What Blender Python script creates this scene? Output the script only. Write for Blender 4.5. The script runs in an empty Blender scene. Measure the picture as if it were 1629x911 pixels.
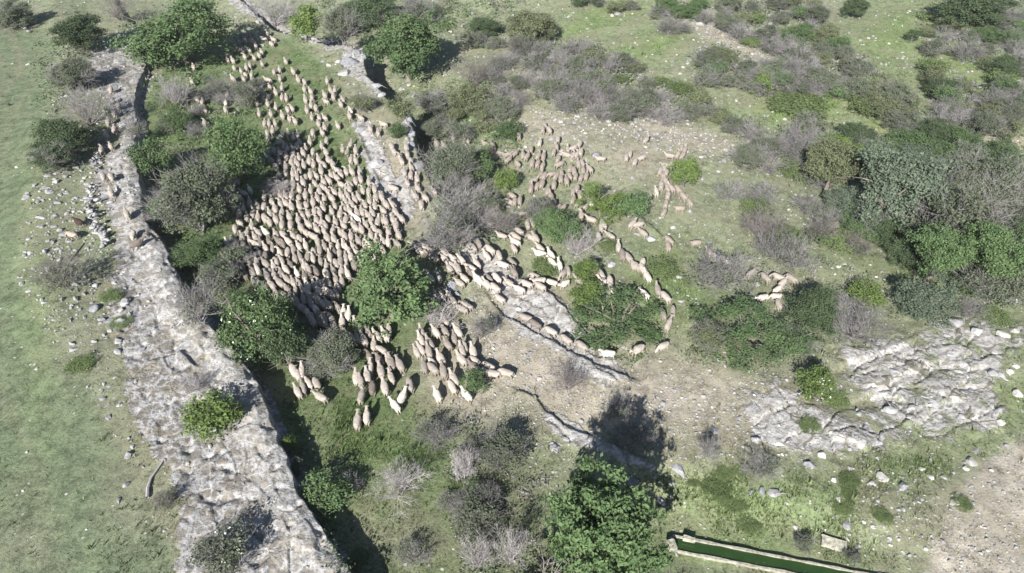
import bpy, bmesh, math, random
import numpy as np
from mathutils import Vector, Matrix, noise as mnoise

# ------------------------------------------------------------------ camera, world, sun, exposure
S = bpy.context.scene
COL = S.collection
W0, H0, F0 = 1629.0, 911.0, 1121.0
CAMH, PITCH = 26.0, math.radians(38.0)
cd = bpy.data.cameras.new('camera'); cam = bpy.data.objects.new('camera', cd); COL.objects.link(cam)
cam.location = (0, 0, CAMH); cam.rotation_euler = (math.radians(90) - PITCH, 0, 0)
cd.sensor_width = 36.0; cd.lens = 36.0 * F0 / W0; cd.clip_end = 6000; cd.clip_start = 0.1
S.camera = cam
SUN_DIR = Vector((0.2725, 0.8514, -0.5345)).normalized()
SUN_EL = math.asin(-SUN_DIR.z); SUN_ROT = math.atan2(-SUN_DIR.x, -SUN_DIR.y)
w = bpy.data.worlds.new('World'); S.world = w; w.use_nodes = True
nt = w.node_tree; bg = nt.nodes['Background']
sky = nt.nodes.new('ShaderNodeTexSky'); sky.sky_type = 'NISHITA'; sky.sun_disc = False
sky.sun_elevation = SUN_EL; sky.sun_rotation = SUN_ROT; sky.altitude = 900
nt.links.new(sky.outputs[0], bg.inputs[0]); bg.inputs[1].default_value = 0.052
sl = bpy.data.lights.new('sun', 'SUN'); sl.energy = 5.0; sl.angle = math.radians(0.5); sl.color = (1.0, 0.982, 0.955)
so = bpy.data.objects.new('sun', sl); COL.objects.link(so)
so.rotation_euler = SUN_DIR.to_track_quat('-Z', 'Y').to_euler(); so.location = (-20, -40, 60)
vs = S.view_settings; vs.view_transform = 'Standard'; vs.look = 'None'; vs.exposure = 1.15; vs.gamma = 1.0
vs.use_curve_mapping = False
S.cycles.max_bounces = 5; S.cycles.diffuse_bounces = 2; S.cycles.glossy_bounces = 1; S.cycles.transmission_bounces = 2
S.cycles.transparent_max_bounces = 4; S.cycles.volume_bounces = 0
S.cycles.use_denoising = True

rnd = random.Random(7)
NP = np.random.RandomState(11)
CP, SP = math.cos(PITCH), math.sin(PITCH)

# ------------------------------------------------------------------ pixel <-> world (used once, to lay the place out)
def ray(px, py):
    a = (px - W0 / 2) / F0; b = -(py - H0 / 2) / F0
    return a, CP + b * SP, -SP + b * CP
def unproj(px, py, z=0.0):
    dx, dy, dz = ray(px, py); t = (z - CAMH) / dz
    return dx * t, dy * t
def proj(x, y, z):
    zz = z - CAMH
    d = y * CP - zz * SP; v = y * SP + zz * CP
    d = np.maximum(d, 0.5)
    return W0 / 2 + F0 * x / d, H0 / 2 - F0 * v / d

# ------------------------------------------------------------------ numpy noise
_P = np.random.RandomState(3).permutation(256); _P = np.concatenate([_P, _P])
_G = np.random.RandomState(5).uniform(-1, 1, (256, 2))
def perlin(x, y):
    xi = np.floor(x).astype(int); yi = np.floor(y).astype(int)
    xf = x - xi; yf = y - yi; xi &= 255; yi &= 255
    u = xf * xf * xf * (xf * (xf * 6 - 15) + 10); v = yf * yf * yf * (yf * (yf * 6 - 15) + 10)
    def g(ix, iy, fx, fy):
        k = _G[_P[_P[ix & 255] + (iy & 255)]]
        return k[..., 0] * fx + k[..., 1] * fy
    a = g(xi, yi, xf, yf); b = g(xi + 1, yi, xf - 1, yf); c = g(xi, yi + 1, xf, yf - 1); d = g(xi + 1, yi + 1, xf - 1, yf - 1)
    return (a + u * (b - a)) * (1 - v) + v * (c + u * (d - c))
def fbm(x, y, o=3):
    r = 0; a = 1.0
    for k in range(o):
        r = r + a * perlin(x * 2 ** k + 17.3 * k, y * 2 ** k + 9.1 * k); a *= .5
    return r
def plates(x, y, sx, sy, rot, seed):
    """broken rock plates: a height for each cell and the closeness to a crack"""
    c, s_ = math.cos(rot), math.sin(rot); u = (x * c + y * s_) / sx; v = (-x * s_ + y * c) / sy
    u = u + .45 * perlin(x * .8 + seed, y * .8); v = v + .45 * perlin(x * .8, y * .8 + seed)
    iu = np.floor(u).astype(int); iv = np.floor(v).astype(int); d1 = np.full(x.shape, 9.); d2 = np.full(x.shape, 9.); hh = np.zeros(x.shape)
    for a in (-1, 0, 1):
        for b in (-1, 0, 1):
            k = _P[_P[(iu + a + seed) & 255] + ((iv + b) & 255)]; k2 = _P[k + 57]; k3 = _P[k2 + 101]
            du = iu + a + k / 256. - u; dv = iv + b + k2 / 256. - v; d = np.hypot(du, dv)
            hn = k3 / 256. - .5 + du * (k / 256. - .5) * .7 + dv * (k2 / 256. - .3) * .7
            m = d < d1; d2 = np.where(m, d1, np.minimum(d2, d)); hh = np.where(m, hn, hh); d1 = np.where(m, d, d1)
    return hh, sst(.09, .015, d2 - d1)
def sst(a, b, t):
    t = np.clip((t - a) / (b - a), 0, 1); return t * t * (3 - 2 * t)

def line_sd(pts, x, y):
    """distance to an open polyline and the side (+ = left of its direction), plus arc fraction"""
    best = np.full(x.shape, 1e9); sgn = np.zeros(x.shape); fr = np.zeros(x.shape)
    n = len(pts) - 1
    for i in range(n):
        ax, ay = pts[i]; bx, by = pts[i + 1]
        ex, ey = bx - ax, by - ay; L2 = ex * ex + ey * ey + 1e-9
        t = np.clip(((x - ax) * ex + (y - ay) * ey) / L2, 0, 1)
        qx = x - ax - t * ex; qy = y - ay - t * ey
        d = np.hypot(qx, qy)
        cr = ex * (y - ay) - ey * (x - ax)
        m = d < best
        best = np.where(m, d, best); sgn = np.where(m, np.sign(cr), sgn); fr = np.where(m, (i + t) / n, fr)
    return best * np.where(sgn == 0, 1, sgn), fr

def poly_in(poly, x, y, soft):
    """soft membership of a polygon (0..1)"""
    out = np.zeros(x.shape); P = np.array(poly, float)
    x0, y0 = P.min(0) - soft * 2; x1, y1 = P.max(0) + soft * 2
    m = (x > x0) & (x < x1) & (y > y0) & (y < y1)
    if not m.any(): return out
    xx = x[m]; yy = y[m]; best = np.full(xx.shape, 1e9); ins = np.zeros(xx.shape, bool)
    for i in range(len(P)):
        ax, ay = P[i]; bx, by = P[(i + 1) % len(P)]
        ex, ey = bx - ax, by - ay
        t = np.clip(((xx - ax) * ex + (yy - ay) * ey) / (ex * ex + ey * ey + 1e-9), 0, 1)
        best = np.minimum(best, np.hypot(xx - ax - t * ex, yy - ay - t * ey))
        c = (ay > yy) != (by > yy)
        with np.errstate(divide='ignore', invalid='ignore'):
            ins ^= c & (xx < (bx - ax) * (yy - ay) / (by - ay if by != ay else 1e-9) + ax)
    sd = np.where(ins, best, -best)
    out[m] = sst(-soft, soft, sd)
    return out

# ------------------------------------------------------------------ terrain
PLATH = 1.3
E1px = [(700, 1130), (620, 1010), (555, 911), (520, 850), (478, 790), (458, 730), (428, 650), (405, 598), (372, 556), (335, 518),
        (302, 488), (280, 430), (262, 388), (234, 352), (228, 300), (216, 240), (221, 192), (214, 168), (223, 128), (240, 96), (234, 62), (205, 30), (185, 5), (170, -40), (150, -120)]
def e1z(py): return PLATH * (0.62 + 0.38 * min(1, max(0, (py - 20) / 330)))
E1 = [unproj(a, b, e1z(b)) for a, b in E1px]
E2 = [unproj(a, b, 0.9) for a, b in [(350, -30), (395, 5), (440, 40), (505, 64), (560, 70), (582, 85), (586, 112), (615, 150), (628, 172), (656, 185), (664, 235), (692, 290), (722, 340), (745, 372)]]
STEPS = [  # ledge line, height, falloff: the upper-right side lies lower
    ([(760, 452), (800, 500), (840, 523), (872, 542), (930, 576), (985, 600), (1022, 612)], .24, 2.2),
    ([(745, 345), (775, 385), (820, 435), (880, 470), (920, 515), (960, 560)], .30, 2.2),
    ([(800, 608), (850, 634), (870, 660), (905, 686), (960, 702), (1005, 722), (1050, 738)], .20, 2.0),
    ([(560, 190), (580, 240), (600, 285), (618, 330), (634, 355)], .16, 1.2),
    ([(725, 395), (765, 445), (800, 470)], .30, 1.6),
    ([(960, 300), (1010, 335), (1060, 372)], .25, 2.5),
    ([(1325, 575), (1360, 555), (1400, 545), (1440, 528), (1480, 508)], -.2, 2.0),
    ([(1350, 625), (1400, 600), (1450, 570), (1520, 540)], -.2, 2.0),
    ([(1380, 610), (1420, 605), (1455, 612)], -.2, 1.2),
    ([(1440, 655), (1475, 648), (1490, 632), (1520, 610), (1560, 608)], -.2, 1.5),
    ([(1325, 686), (1360, 690), (1390, 700)], -.2, 1.2),
    ([(240, 610), (300, 590), (330, 620)], .2, 1.2),
]
TROUGH = [unproj(1040, 856, -1), unproj(1600, 966, -1)]
STEPSW = [([unproj(a, b, 0) for a, b in p], h, f) for p, h, f in STEPS]

R_LEDGE = [(235, 40), (246, 95), (228, 150), (222, 200), (232, 290), (240, 350), (275, 385), (290, 430), (312, 485), (345, 512), (420, 600), (445, 660), (492, 790), (580, 925), (640, 1010), (330, 1010), (280, 930), (285, 830), (292, 790), (262, 745), (222, 690), (203, 640), (196, 570), (172, 520), (165, 465), (186, 400), (172, 330), (146, 300), (152, 270), (192, 220), (184, 180), (160, 150), (140, 100), (150, 70), (200, 48)]
R_SLABS = [[(372, -20), (432, 26), (500, 60), (545, 68), (575, 72), (590, 86), (590, 110), (614, 148), (604, 158), (588, 146), (572, 128), (545, 118), (540, 100), (552, 84), (500, 74), (440, 47), (385, 22), (360, 0)],
           [(643, 168), (656, 168), (664, 235), (651, 240), (640, 205)],
           [(560, 192), (590, 190), (600, 225), (622, 270), (640, 335), (640, 395), (615, 340), (588, 285)],
           [(640, 265), (652, 290), (660, 330), (645, 345), (634, 300)],
           [(735, 350), (770, 385), (800, 412), (812, 440), (872, 455), (920, 510), (960, 560), (1020, 606), (960, 612), (905, 566), (850, 535), (800, 498), (790, 470), (755, 440), (730, 400)],
           [(855, 640), (885, 652), (930, 684), (1000, 715), (1050, 738), (1040, 750), (960, 724), (880, 694)]]
R_OUTCROP = [(1322, 550), (1340, 532), (1440, 530), (1490, 503), (1530, 496), (1575, 515), (1640, 520), (1650, 548), (1606, 562), (1584, 620), (1606, 640), (1592, 684), (1520, 704), (1450, 698), (1420, 716), (1330, 724), (1250, 722), (1190, 690), (1188, 622), (1232, 608), (1330, 655), (1384, 640), (1345, 600)]
P_MEADOW = [(-700, 45), (60, 40), (85, 70), (80, 140), (60, 220), (50, 290), (30, 360), (25, 440), (60, 520), (120, 560), (150, 640), (195, 720), (235, 790), (262, 860), (280, 930), (320, 1100), (-700, 1100)]
P_TRACK = [(1640, 690), (1592, 715), (1545, 760), (1520, 800), (1490, 860), (1470, 930), (1500, 1100), (2300, 1100), (2300, 660)]
P_BASIN = [(250, 110), (330, 95), (460, 60), (540, 120), (570, 190), (600, 270), (640, 370), (720, 420), (760, 520), (740, 600), (700, 640), (770, 700), (820, 790), (800, 911), (820, 1100), (640, 1100), (540, 900), (470, 760), (430, 640), (330, 500), (260, 360), (225, 200)]

def hillshape(x, y):
    z = 0.55 * fbm(x / 14, y / 14, 3)
    z = z + sst(70, 160, y) * np.minimum(y - 70, 120) * 0.10 + sst(60, 100, y) * 1.6 * fbm(x / 30 + 3, y / 30, 2)
    z = z - 1.2 * sst(4, 26, x) * sst(70, 40, y) - 1.0 * sst(20, 34, x) * np.exp(-((y - 46) / 9) ** 2)
    return z

def structural(x, y):
    z = hillshape(x, y)
    # plateau on the left with its cliff
    d, fr = line_sd(E1, x, y)
    # E1 runs from near to far, the plateau is on its left side
    jag = 0.30 * fbm(x * .9, y * .9, 3) + 0.05 * perlin(x * 4, y * 4)
    hp = PLATH * (0.62 + 0.38 * sst(66, 36, y)) * sst(150, 95, y)
    wb = np.exp(-(np.minimum(d, 0) / 4.0) ** 2); z = z * (1 - wb) + .38 * wb
    up = sst(-0.07, 0.07, d + jag * sst(2.5, 0.3, np.abs(d)))
    z = z * (1 - .75 * up) + hp * up + 0.24 * np.exp(-((d - .75) / .75) ** 2) * up * sst(60, 40, y)
    z = z + 0.30 * np.exp(-((d - 6.5) / 2.0) ** 2) * up * sst(20, 30, y)
    # the ridge that closes the hollow towards the upper right
    d2, f2 = line_sd(E2, x, y); d2 = -d2
    amp = np.sin(np.clip(f2, 0, 1) * math.pi) ** .6
    j2 = 0.35 * fbm(x * .8 + 7, y * .8, 3)
    s2 = sst(-0.2, 0.2, d2 + j2 * sst(3, .3, np.abs(d2)))
    z = z + amp * (1 - up) * (s2 * (0.9 * np.exp(-(np.maximum(d2, 0) / 5) ** 2)) - (1 - s2) * 1.7 * np.exp(-(np.minimum(d2, 0) / 8) ** 2))
    dt, _f = line_sd(TROUGH, x, y); wt = np.exp(-(dt / 2.6) ** 4); z = z * (1 - wt) - 1.0 * wt
    for p, h, f in STEPSW:
        d3, f3 = line_sd(p, x, y)
        a = sst(0, .12, f3) * sst(1, .88, f3)
        j3 = 0.12 * fbm(x * 1.3, y * 1.3 + 5, 3)
        z = z + a * h * (0.5 - sst(-.10, .10, d3 + j3)) * np.exp(-(d3 / f) ** 2)
    return z, d, up

MASKS = ('ledge', 'slab', 'outcrop', 'meadow', 'track', 'basin')
def terrain(x, y, want=False):
    z, d, up = structural(x, y)
    px, py = proj(x, y, z)
    jx = px + 9 * fbm(x * .7, y * .7, 3) * np.clip(30 / np.maximum(y, 12), .3, 2); jy = py + 9 * fbm(x * .7 + 31, y * .7, 3) * np.clip(30 / np.maximum(y, 12), .3, 2)
    led = poly_in(R_LEDGE, jx, jy, 20)
    led = np.maximum(led, up * sst(1.0, .2, np.abs(d)) * sst(75, 65, y))
    slab = np.zeros(x.shape)
    for P in R_SLABS: slab = np.maximum(slab, poly_in(P, jx, jy, 10))
    outc = poly_in(R_OUTCROP, jx, jy, 24)
    vis = sst(150, 110, y)
    rough = 0.10 * np.abs(fbm(x * .7, y * .7, 4))
    pits = -0.12 * sst(.10, .40, fbm(x * 1.3 + 50, y * 1.3, 2))
    h1, c1 = plates(x, y, 1.5, .8, 1.9, 11)
    z = z + led * (rough + pits + .06 * h1 - .015 * c1) * vis + 0.05 * fbm(x * 1.0, y * 1.0, 2) * (1 - .6 * up)
    h2, c2 = plates(x, y, 2.8, 1.3, .45, 29); h3, c3 = plates(x, y, .9, .5, .45, 47)
    z = z + outc * (0.10 + .10 * h2 - .13 * c2 + .05 * h3 - .05 * c3 + rough * .35) * vis
    h4, c4 = plates(x, y, 2.2, .9, 2.25, 63)
    z = z + slab * (0.06 + .20 * h4 - .09 * c4 + .07 * h3 + rough * .5) * vis
    if not want: return z
    px, py = proj(x, y, z)
    return z, dict(px=px, py=py, jx=jx, jy=jy, ledge=led, slab=slab, outcrop=outc, up=up, d=d,
                   meadow=poly_in(P_MEADOW, jx, jy, 12), track=poly_in(P_TRACK, jx, jy, 14), basin=poly_in(P_BASIN, jx, jy, 14) * (1 - up))

# lookup grid for standing things on the ground
GX0, GX1, GY0, GY1, GR = -90.0, 110.0, 8.0, 150.0, 0.2
_gx = np.arange(GX0, GX1, GR); _gy = np.arange(GY0, GY1, GR)
_X, _Y = np.meshgrid(_gx, _gy); HG = terrain(_X, _Y)
def height(x, y):
    fx = np.clip((np.asarray(x) - GX0) / GR, 0, len(_gx) - 1.001); fy = np.clip((np.asarray(y) - GY0) / GR, 0, len(_gy) - 1.001)
    ix = fx.astype(int); iy = fy.astype(int); fx = fx - ix; fy = fy - iy
    return (HG[iy, ix] * (1 - fx) + HG[iy, ix + 1] * fx) * (1 - fy) + (HG[iy + 1, ix] * (1 - fx) + HG[iy + 1, ix + 1] * fx) * fy
_T = np.concatenate([np.arange(16, 70, .06), np.arange(70, 240, .15)])
def at(px, py, up=0.0):
    """the point of the ground (lifted by up) that shows at a pixel of the photograph"""
    dx, dy, dz = ray(px, py); n = math.sqrt(dx * dx + dy * dy + dz * dz)
    X = dx / n * _T; Y = dy / n * _T; Z = CAMH + dz / n * _T
    m = Z <= height(X, Y) + up
    k = int(np.argmax(m)) if m.any() else len(_T) - 1
    return float(X[k]), float(Y[k]), float(height(X[k], Y[k]))
def scale_at(p):      # photo pixels per metre there
    return F0 / (p[1] * CP - (p[2] - CAMH) * SP)
def dep_at(p): return math.atan2(CAMH - p[2], math.hypot(p[0], p[1]))

# ------------------------------------------------------------------ materials
def newmat(name):
    m = bpy.data.materials.new(name); m.use_nodes = True
    for n in list(m.node_tree.nodes):
        if n.type not in ('BSDF_PRINCIPLED', 'OUTPUT_MATERIAL'): m.node_tree.nodes.remove(n)
    b = next(n for n in m.node_tree.nodes if n.type == 'BSDF_PRINCIPLED')
    b.inputs['Specular IOR Level'].default_value = 0.15; b.inputs['Roughness'].default_value = .95
    return m, m.node_tree, b
class NB:
    def __init__(s, nt): s.nt = nt
    def n(s, t, **k):
        o = s.nt.nodes.new(t)
        for a, v in k.items(): setattr(o, a, v)
        return o
    def l(s, a, b): s.nt.links.new(a, b)
    def noise(s, vec, scale, detail=3, rough=.6):
        o = s.n('ShaderNodeTexNoise'); o.inputs['Scale'].default_value = scale; o.inputs['Detail'].default_value = detail; o.inputs['Roughness'].default_value = rough
        s.l(vec, o.inputs['Vector']); return o.outputs[0]
    def ramp(s, v, a, b, x=0., y=1.):
        o = s.n('ShaderNodeMapRange'); o.inputs[1].default_value = a; o.inputs[2].default_value = b; o.inputs[3].default_value = x; o.inputs[4].default_value = y
        s.l(v, o.inputs[0]); return o.outputs[0]
    def math(s, op, a, b=None):
        o = s.n('ShaderNodeMath', operation=op)
        for i, v in ((0, a), (1, b)):
            if v is None: continue
            if isinstance(v, (int, float)): o.inputs[i].default_value = v
            else: s.l(v, o.inputs[i])
        return o.outputs[0]
    def mix(s, f, a, b, mode='MIX'):
        o = s.n('ShaderNodeMix', data_type='RGBA', blend_type=mode)
        for i, v in ((0, f), (6, a), (7, b)):
            if isinstance(v, (int, float)): o.inputs[i].default_value = v
            elif isinstance(v, tuple): o.inputs[i].default_value = (*v, 1)
            else: s.l(v, o.inputs[i])
        return o.outputs[2]
    def attr(s, name):
        o = s.n('ShaderNodeAttribute'); o.attribute_name = name; return o
    def grey(s, v):
        o = s.n('ShaderNodeCombineColor')
        for i in range(3): s.l(v, o.inputs[i])
        return o.outputs[0]

def ground_material():
    m, nt, b = newmat('ground'); N = NB(nt)
    P = N.n('ShaderNodeNewGeometry').outputs['Position']
    tint = N.attr('tint').outputs['Color']; rock = N.attr('rock').outputs['Fac']; peb = N.attr('pebble').outputs['Fac']; pale = N.attr('pale').outputs['Fac']; calm = N.ramp(N.attr('calm').outputs['Fac'], 0, 1, 1, .35)
    n1 = N.noise(P, .35, 4); n2 = N.noise(P, 2.2, 4, .65); n3 = N.noise(P, 9, 3, .7); n4 = N.noise(P, 30, 2, .7)
    # grass and soil mosaic
    n5 = N.noise(P, .9, 4, .6)
    v = N.math('ADD', N.ramp(n2, .3, .7, .60, 1.28), N.ramp(n3, .25, .75, -.40, .40))
    v = N.math('ADD', v, N.ramp(n5, .3, .7, -.22, .22))
    v = N.math('ADD', v, N.ramp(n4, .25, .75, -.22, .22))
    c = N.mix(1.0, tint, N.grey(v), 'MULTIPLY')
    dry = N.ramp(N.math('ADD', n1, N.math('MULTIPLY', n3, .5)), .68, .95)
    c = N.mix(N.math('MULTIPLY', N.math('MULTIPLY', dry, .55), calm), c, (.27, .235, .165))
    lush = N.ramp(N.math('ADD', n2, N.math('MULTIPLY', n1, .6)), .92, 1.1)
    c = N.mix(N.math('MULTIPLY', N.math('MULTIPLY', lush, .55), calm), c, (.085, .125, .045))
    c = N.mix(N.math('MULTIPLY', N.ramp(N.math('ADD', n5, N.math('MULTIPLY', n3, .35)), .78, .92, 0, .5), calm), c, (.078, .105, .048))
    # small pale stones lying in the soil
    vo = N.n('ShaderNodeTexVoronoi'); vo.inputs['Scale'].default_value = 5.5; N.l(P, vo.inputs['Vector'])
    sel = N.n('ShaderNodeSeparateColor'); N.l(vo.outputs['Color'], sel.inputs[0])
    st = N.math('MULTIPLY', N.math('LESS_THAN', vo.outputs['Distance'], N.math('MULTIPLY', sel.outputs[1], .42)), N.math('LESS_THAN', sel.outputs[0], peb))
    c = N.mix(st, c, (.40, .375, .34))
    # limestone
    r1 = N.noise(P, .75, 4, .6); r2 = N.noise(P, 1.9, 4, .6); r3 = N.noise(P, 11, 3, .7)
    rid = N.math('ABSOLUTE', N.math('SUBTRACT', r2, .5))
    rc = N.mix(N.ramp(rid, .016, .085), (.36, .35, .342), (.172, .155, .130))
    rc = N.mix(N.ramp(r1, .53, .64, 0, .7), rc, N.mix(N.ramp(r3, .4, .6), (.285, .277, .27), (.37, .36, .352)))
    rc = N.mix(N.ramp(r1, .46, .38, 0, .65), rc, (.175, .152, .11))
    rc = N.mix(N.ramp(r3, .44, .34, 0, .55), rc, (.12, .115, .105))
    vp = N.n('ShaderNodeTexVoronoi'); vp.inputs['Scale'].default_value = 1.25; vp.inputs['Randomness'].default_value = 1; N.l(P, vp.inputs['Vector'])
    sp = N.n('ShaderNodeSeparateColor'); N.l(vp.outputs['Color'], sp.inputs[0])
    pr = N.math('SUBTRACT', N.math('MULTIPLY', sp.outputs[0], .52), N.math('ADD', vp.outputs['Distance'], N.math('MULTIPLY', N.math('SUBTRACT', r3, .5), .35)))
    rc = N.mix(N.ramp(pr, .0, .06, 0, .8), rc, (.160, .146, .122))
    vw = N.n('ShaderNodeVectorMath', operation='MULTIPLY_ADD'); nv = N.n('ShaderNodeTexNoise'); nv.inputs['Scale'].default_value = 1.4; nv.inputs['Detail'].default_value = 3; N.l(P, nv.inputs['Vector'])
    N.l(nv.outputs['Color'], vw.inputs[0]); vw.inputs[1].default_value = (.9, .9, .9); N.l(P, vw.inputs[2])
    rt = N.n('ShaderNodeMapping'); rt.inputs['Rotation'].default_value = (0, 0, -.5); rt.inputs['Scale'].default_value = (.38, .85, .5); N.l(vw.outputs[0], rt.inputs['Vector'])
    ve = N.n('ShaderNodeTexVoronoi', feature='DISTANCE_TO_EDGE'); ve.inputs['Scale'].default_value = 1.0; N.l(rt.outputs[0], ve.inputs['Vector'])
    crack = N.math('SUBTRACT', N.math('ADD', .018, N.math('MULTIPLY', N.math('SUBTRACT', r1, .5), .22)), ve.outputs['Distance'])
    rc = N.mix(N.math('MULTIPLY', pale, .75), rc, N.mix(N.ramp(rid, .0, .16), (.43, .412, .388), (.26, .24, .21)))
    rc = N.mix(N.math('MULTIPLY', N.ramp(crack, -.004, .012), N.ramp(pale, .3, .8)), rc, (.150, .138, .108))
    edge = N.math('ADD', rock, N.ramp(N.math('ADD', N.math('ADD', r1, N.math('MULTIPLY', r2, .5)), N.math('MULTIPLY', r3, .25)), .6, 1.15, -.45, .45))
    rf = N.ramp(edge, .44, .60)
    c = N.mix(rf, c, rc)
    N.l(c, b.inputs['Base Color'])
    bh = N.math('ADD', N.math('MULTIPLY', n3, .5), N.math('MULTIPLY', n4, .35))
    bh = N.math('ADD', bh, N.math('MULTIPLY', st, .8))
    rh = N.math('ADD', N.math('MULTIPLY', r2, 1.6), N.math('MULTIPLY', r3, .5))
    mx = N.n('ShaderNodeMix', data_type='FLOAT'); N.l(rf, mx.inputs[0]); N.l(bh, mx.inputs[2]); N.l(rh, mx.inputs[3])
    bp = N.n('ShaderNodeBump'); bp.inputs['Strength'].default_value = .9; bp.inputs['Distance'].default_value = .09
    N.l(mx.outputs[0], bp.inputs['Height']); N.l(bp.outputs[0], b.inputs['Normal'])
    return m

def rock_material(name, base, dark):
    m, nt, b = newmat(name); N = NB(nt)
    P = N.n('ShaderNodeNewGeometry').outputs['Position']; oi = N.n('ShaderNodeObjectInfo').outputs['Random']
    a = N.noise(P, 5, 4, .65); d = N.noise(P, 22, 3, .7)
    c = N.mix(N.ramp(a, .35, .62), dark, base)
    c = N.mix(N.ramp(d, .42, .3, 0, .6), c, tuple(k * .45 for k in base))
    c = N.mix(1.0, c, N.grey(N.ramp(oi, 0, 1, .72, 1.12)), 'MULTIPLY')
    N.l(c, b.inputs['Base Color'])
    bp = N.n('ShaderNodeBump'); bp.inputs['Strength'].default_value = .8; bp.inputs['Distance'].default_value = .04
    N.l(a, bp.inputs['Height']); N.l(bp.outputs[0], b.inputs['Normal'])
    return m

def leaf_material(name, c1, c2, trans=.28):
    m, nt, b = newmat(name); N = NB(nt)
    g = N.n('ShaderNodeNewGeometry'); oi = N.n('ShaderNodeObjectInfo').outputs['Random']
    cl = N.attr('clump').outputs['Fac']
    c = N.mix(N.math('ADD', N.math('MULTIPLY', g.outputs['Random Per Island'], .45), N.math('MULTIPLY', cl, .55)), c1, c2)
    c = N.mix(1.0, c, N.grey(N.ramp(oi, 0, 1, .82, 1.18)), 'MULTIPLY')
    N.l(c, b.inputs['Base Color']); b.inputs['Roughness'].default_value = .75; b.inputs['Specular IOR Level'].default_value = .25
    tr = N.n('ShaderNodeBsdfTranslucent'); N.l(c, tr.inputs[0])
    ms = N.n('ShaderNodeMixShader'); ms.inputs[0].default_value = trans
    out = next(n for n in nt.nodes if n.type == 'OUTPUT_MATERIAL')
    N.l(b.outputs[0], ms.inputs[1]); N.l(tr.outputs[0], ms.inputs[2]); N.l(ms.outputs[0], out.inputs[0])
    return m
def plain(name, c, scale=8, var=.35, rough=.9):
    m, nt, b = newmat(name); N = NB(nt)
    P = N.n('ShaderNodeNewGeometry').outputs['Position']; oi = N.n('ShaderNodeObjectInfo').outputs['Random']
    a = N.noise(P, scale, 3, .65)
    k = N.mix(1.0, c, N.grey(N.ramp(a, .25, .75, 1 - var, 1 + var)), 'MULTIPLY')
    k = N.mix(1.0, k, N.grey(N.ramp(oi, 0, 1, .85, 1.15)), 'MULTIPLY')
    N.l(k, b.inputs['Base Color']); b.inputs['Roughness'].default_value = rough
    return m
def fleece(name, lo, hi):
    m, nt, b = newmat(name); N = NB(nt)
    tc = N.n('ShaderNodeTexCoord').outputs['Object']; oi = N.n('ShaderNodeObjectInfo').outputs['Random']
    c = N.mix(oi, lo, hi)
    c = N.mix(N.ramp(oi, .0, .12, .55, 0), c, (.13, .105, .088))
    a = N.noise(tc, 7, 3, .7); f = N.noise(tc, 38, 2, .7)
    c = N.mix(1.0, c, N.grey(N.ramp(a, .3, .7, .74, 1.16)), 'MULTIPLY')
    sx = N.n('ShaderNodeSeparateXYZ'); N.l(tc, sx.inputs[0])
    c = N.mix(N.ramp(sx.outputs[2], .45, .28, 0, .5), c, (.20, .165, .13))     # wool turns darker and browner towards the belly
    N.l(c, b.inputs['Base Color'])
    bp = N.n('ShaderNodeBump'); bp.inputs['Strength'].default_value = .7; bp.inputs['Distance'].default_value = .03
    N.l(N.math('ADD', a, f), bp.inputs['Height']); N.l(bp.outputs[0], b.inputs['Normal'])
    return m

M_GROUND = ground_material()
M_STONE = rock_material('limestone', (.37, .365, .365), (.22, .212, .205))
M_STONEW = rock_material('pale_limestone', (.50, .485, .45), (.36, .34, .30))
M_STONEG = rock_material('grey_limestone', (.27, .275, .29), (.16, .16, .17))
LEAF = {
    'oak': leaf_material('oak_leaves', (.060, .106, .044), (.140, .198, .082)),
    'bright': leaf_material('fresh_leaves', (.082, .135, .036), (.180, .240, .070)),
    'dark': leaf_material('dark_leaves', (.046, .074, .036), (.100, .135, .064)),
    'olive': leaf_material('olive_leaves', (.098, .120, .062), (.190, .205, .112)),
    'silver': leaf_material('silver_leaves', (.075, .102, .068), (.155, .186, .130)),
    'mix': leaf_material('grey_green_leaves', (.088, .106, .070), (.165, .185, .120)),
    'low': leaf_material('herb_leaves', (.090, .128, .050), (.175, .222, .088)),
}
M_BLOSSOM = plain('blossom', (.62, .66, .52), 20, .2)
M_BARK = plain('bark', (.17, .145, .12), 14, .4)
M_TWIG = plain('grey_twigs', (.200, .186, .184), 9, .35)
M_TWIGB = plain('brown_twigs', (.165, .145, .138), 9, .35)
M_DEAD = plain('bleached_wood', (.31, .285, .28), 9, .3)
M_FLEECE = fleece('fleece', (.215, .187, .160), (.48, .42, .358))
M_FLEECEW = fleece('clean_fleece', (.52, .47, .395), (.62, .56, .48))
M_FLEECED = fleece('dark_fleece', (.050, .034, .028), (.060, .04, .034))
M_FLEECET = fleece('tan_fleece', (.33, .27, .225), (.36, .29, .24))
M_FACE = plain('sheep_face', (.70, .65, .57), 20, .2)
M_FACED = plain('dark_face', (.05, .035, .03), 20, .2)
M_LEG = plain('sheep_leg', (.40, .34, .28), 20, .25)
M_CONC = plain('weathered_concrete', (.30, .285, .225), 6, .6)

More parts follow.
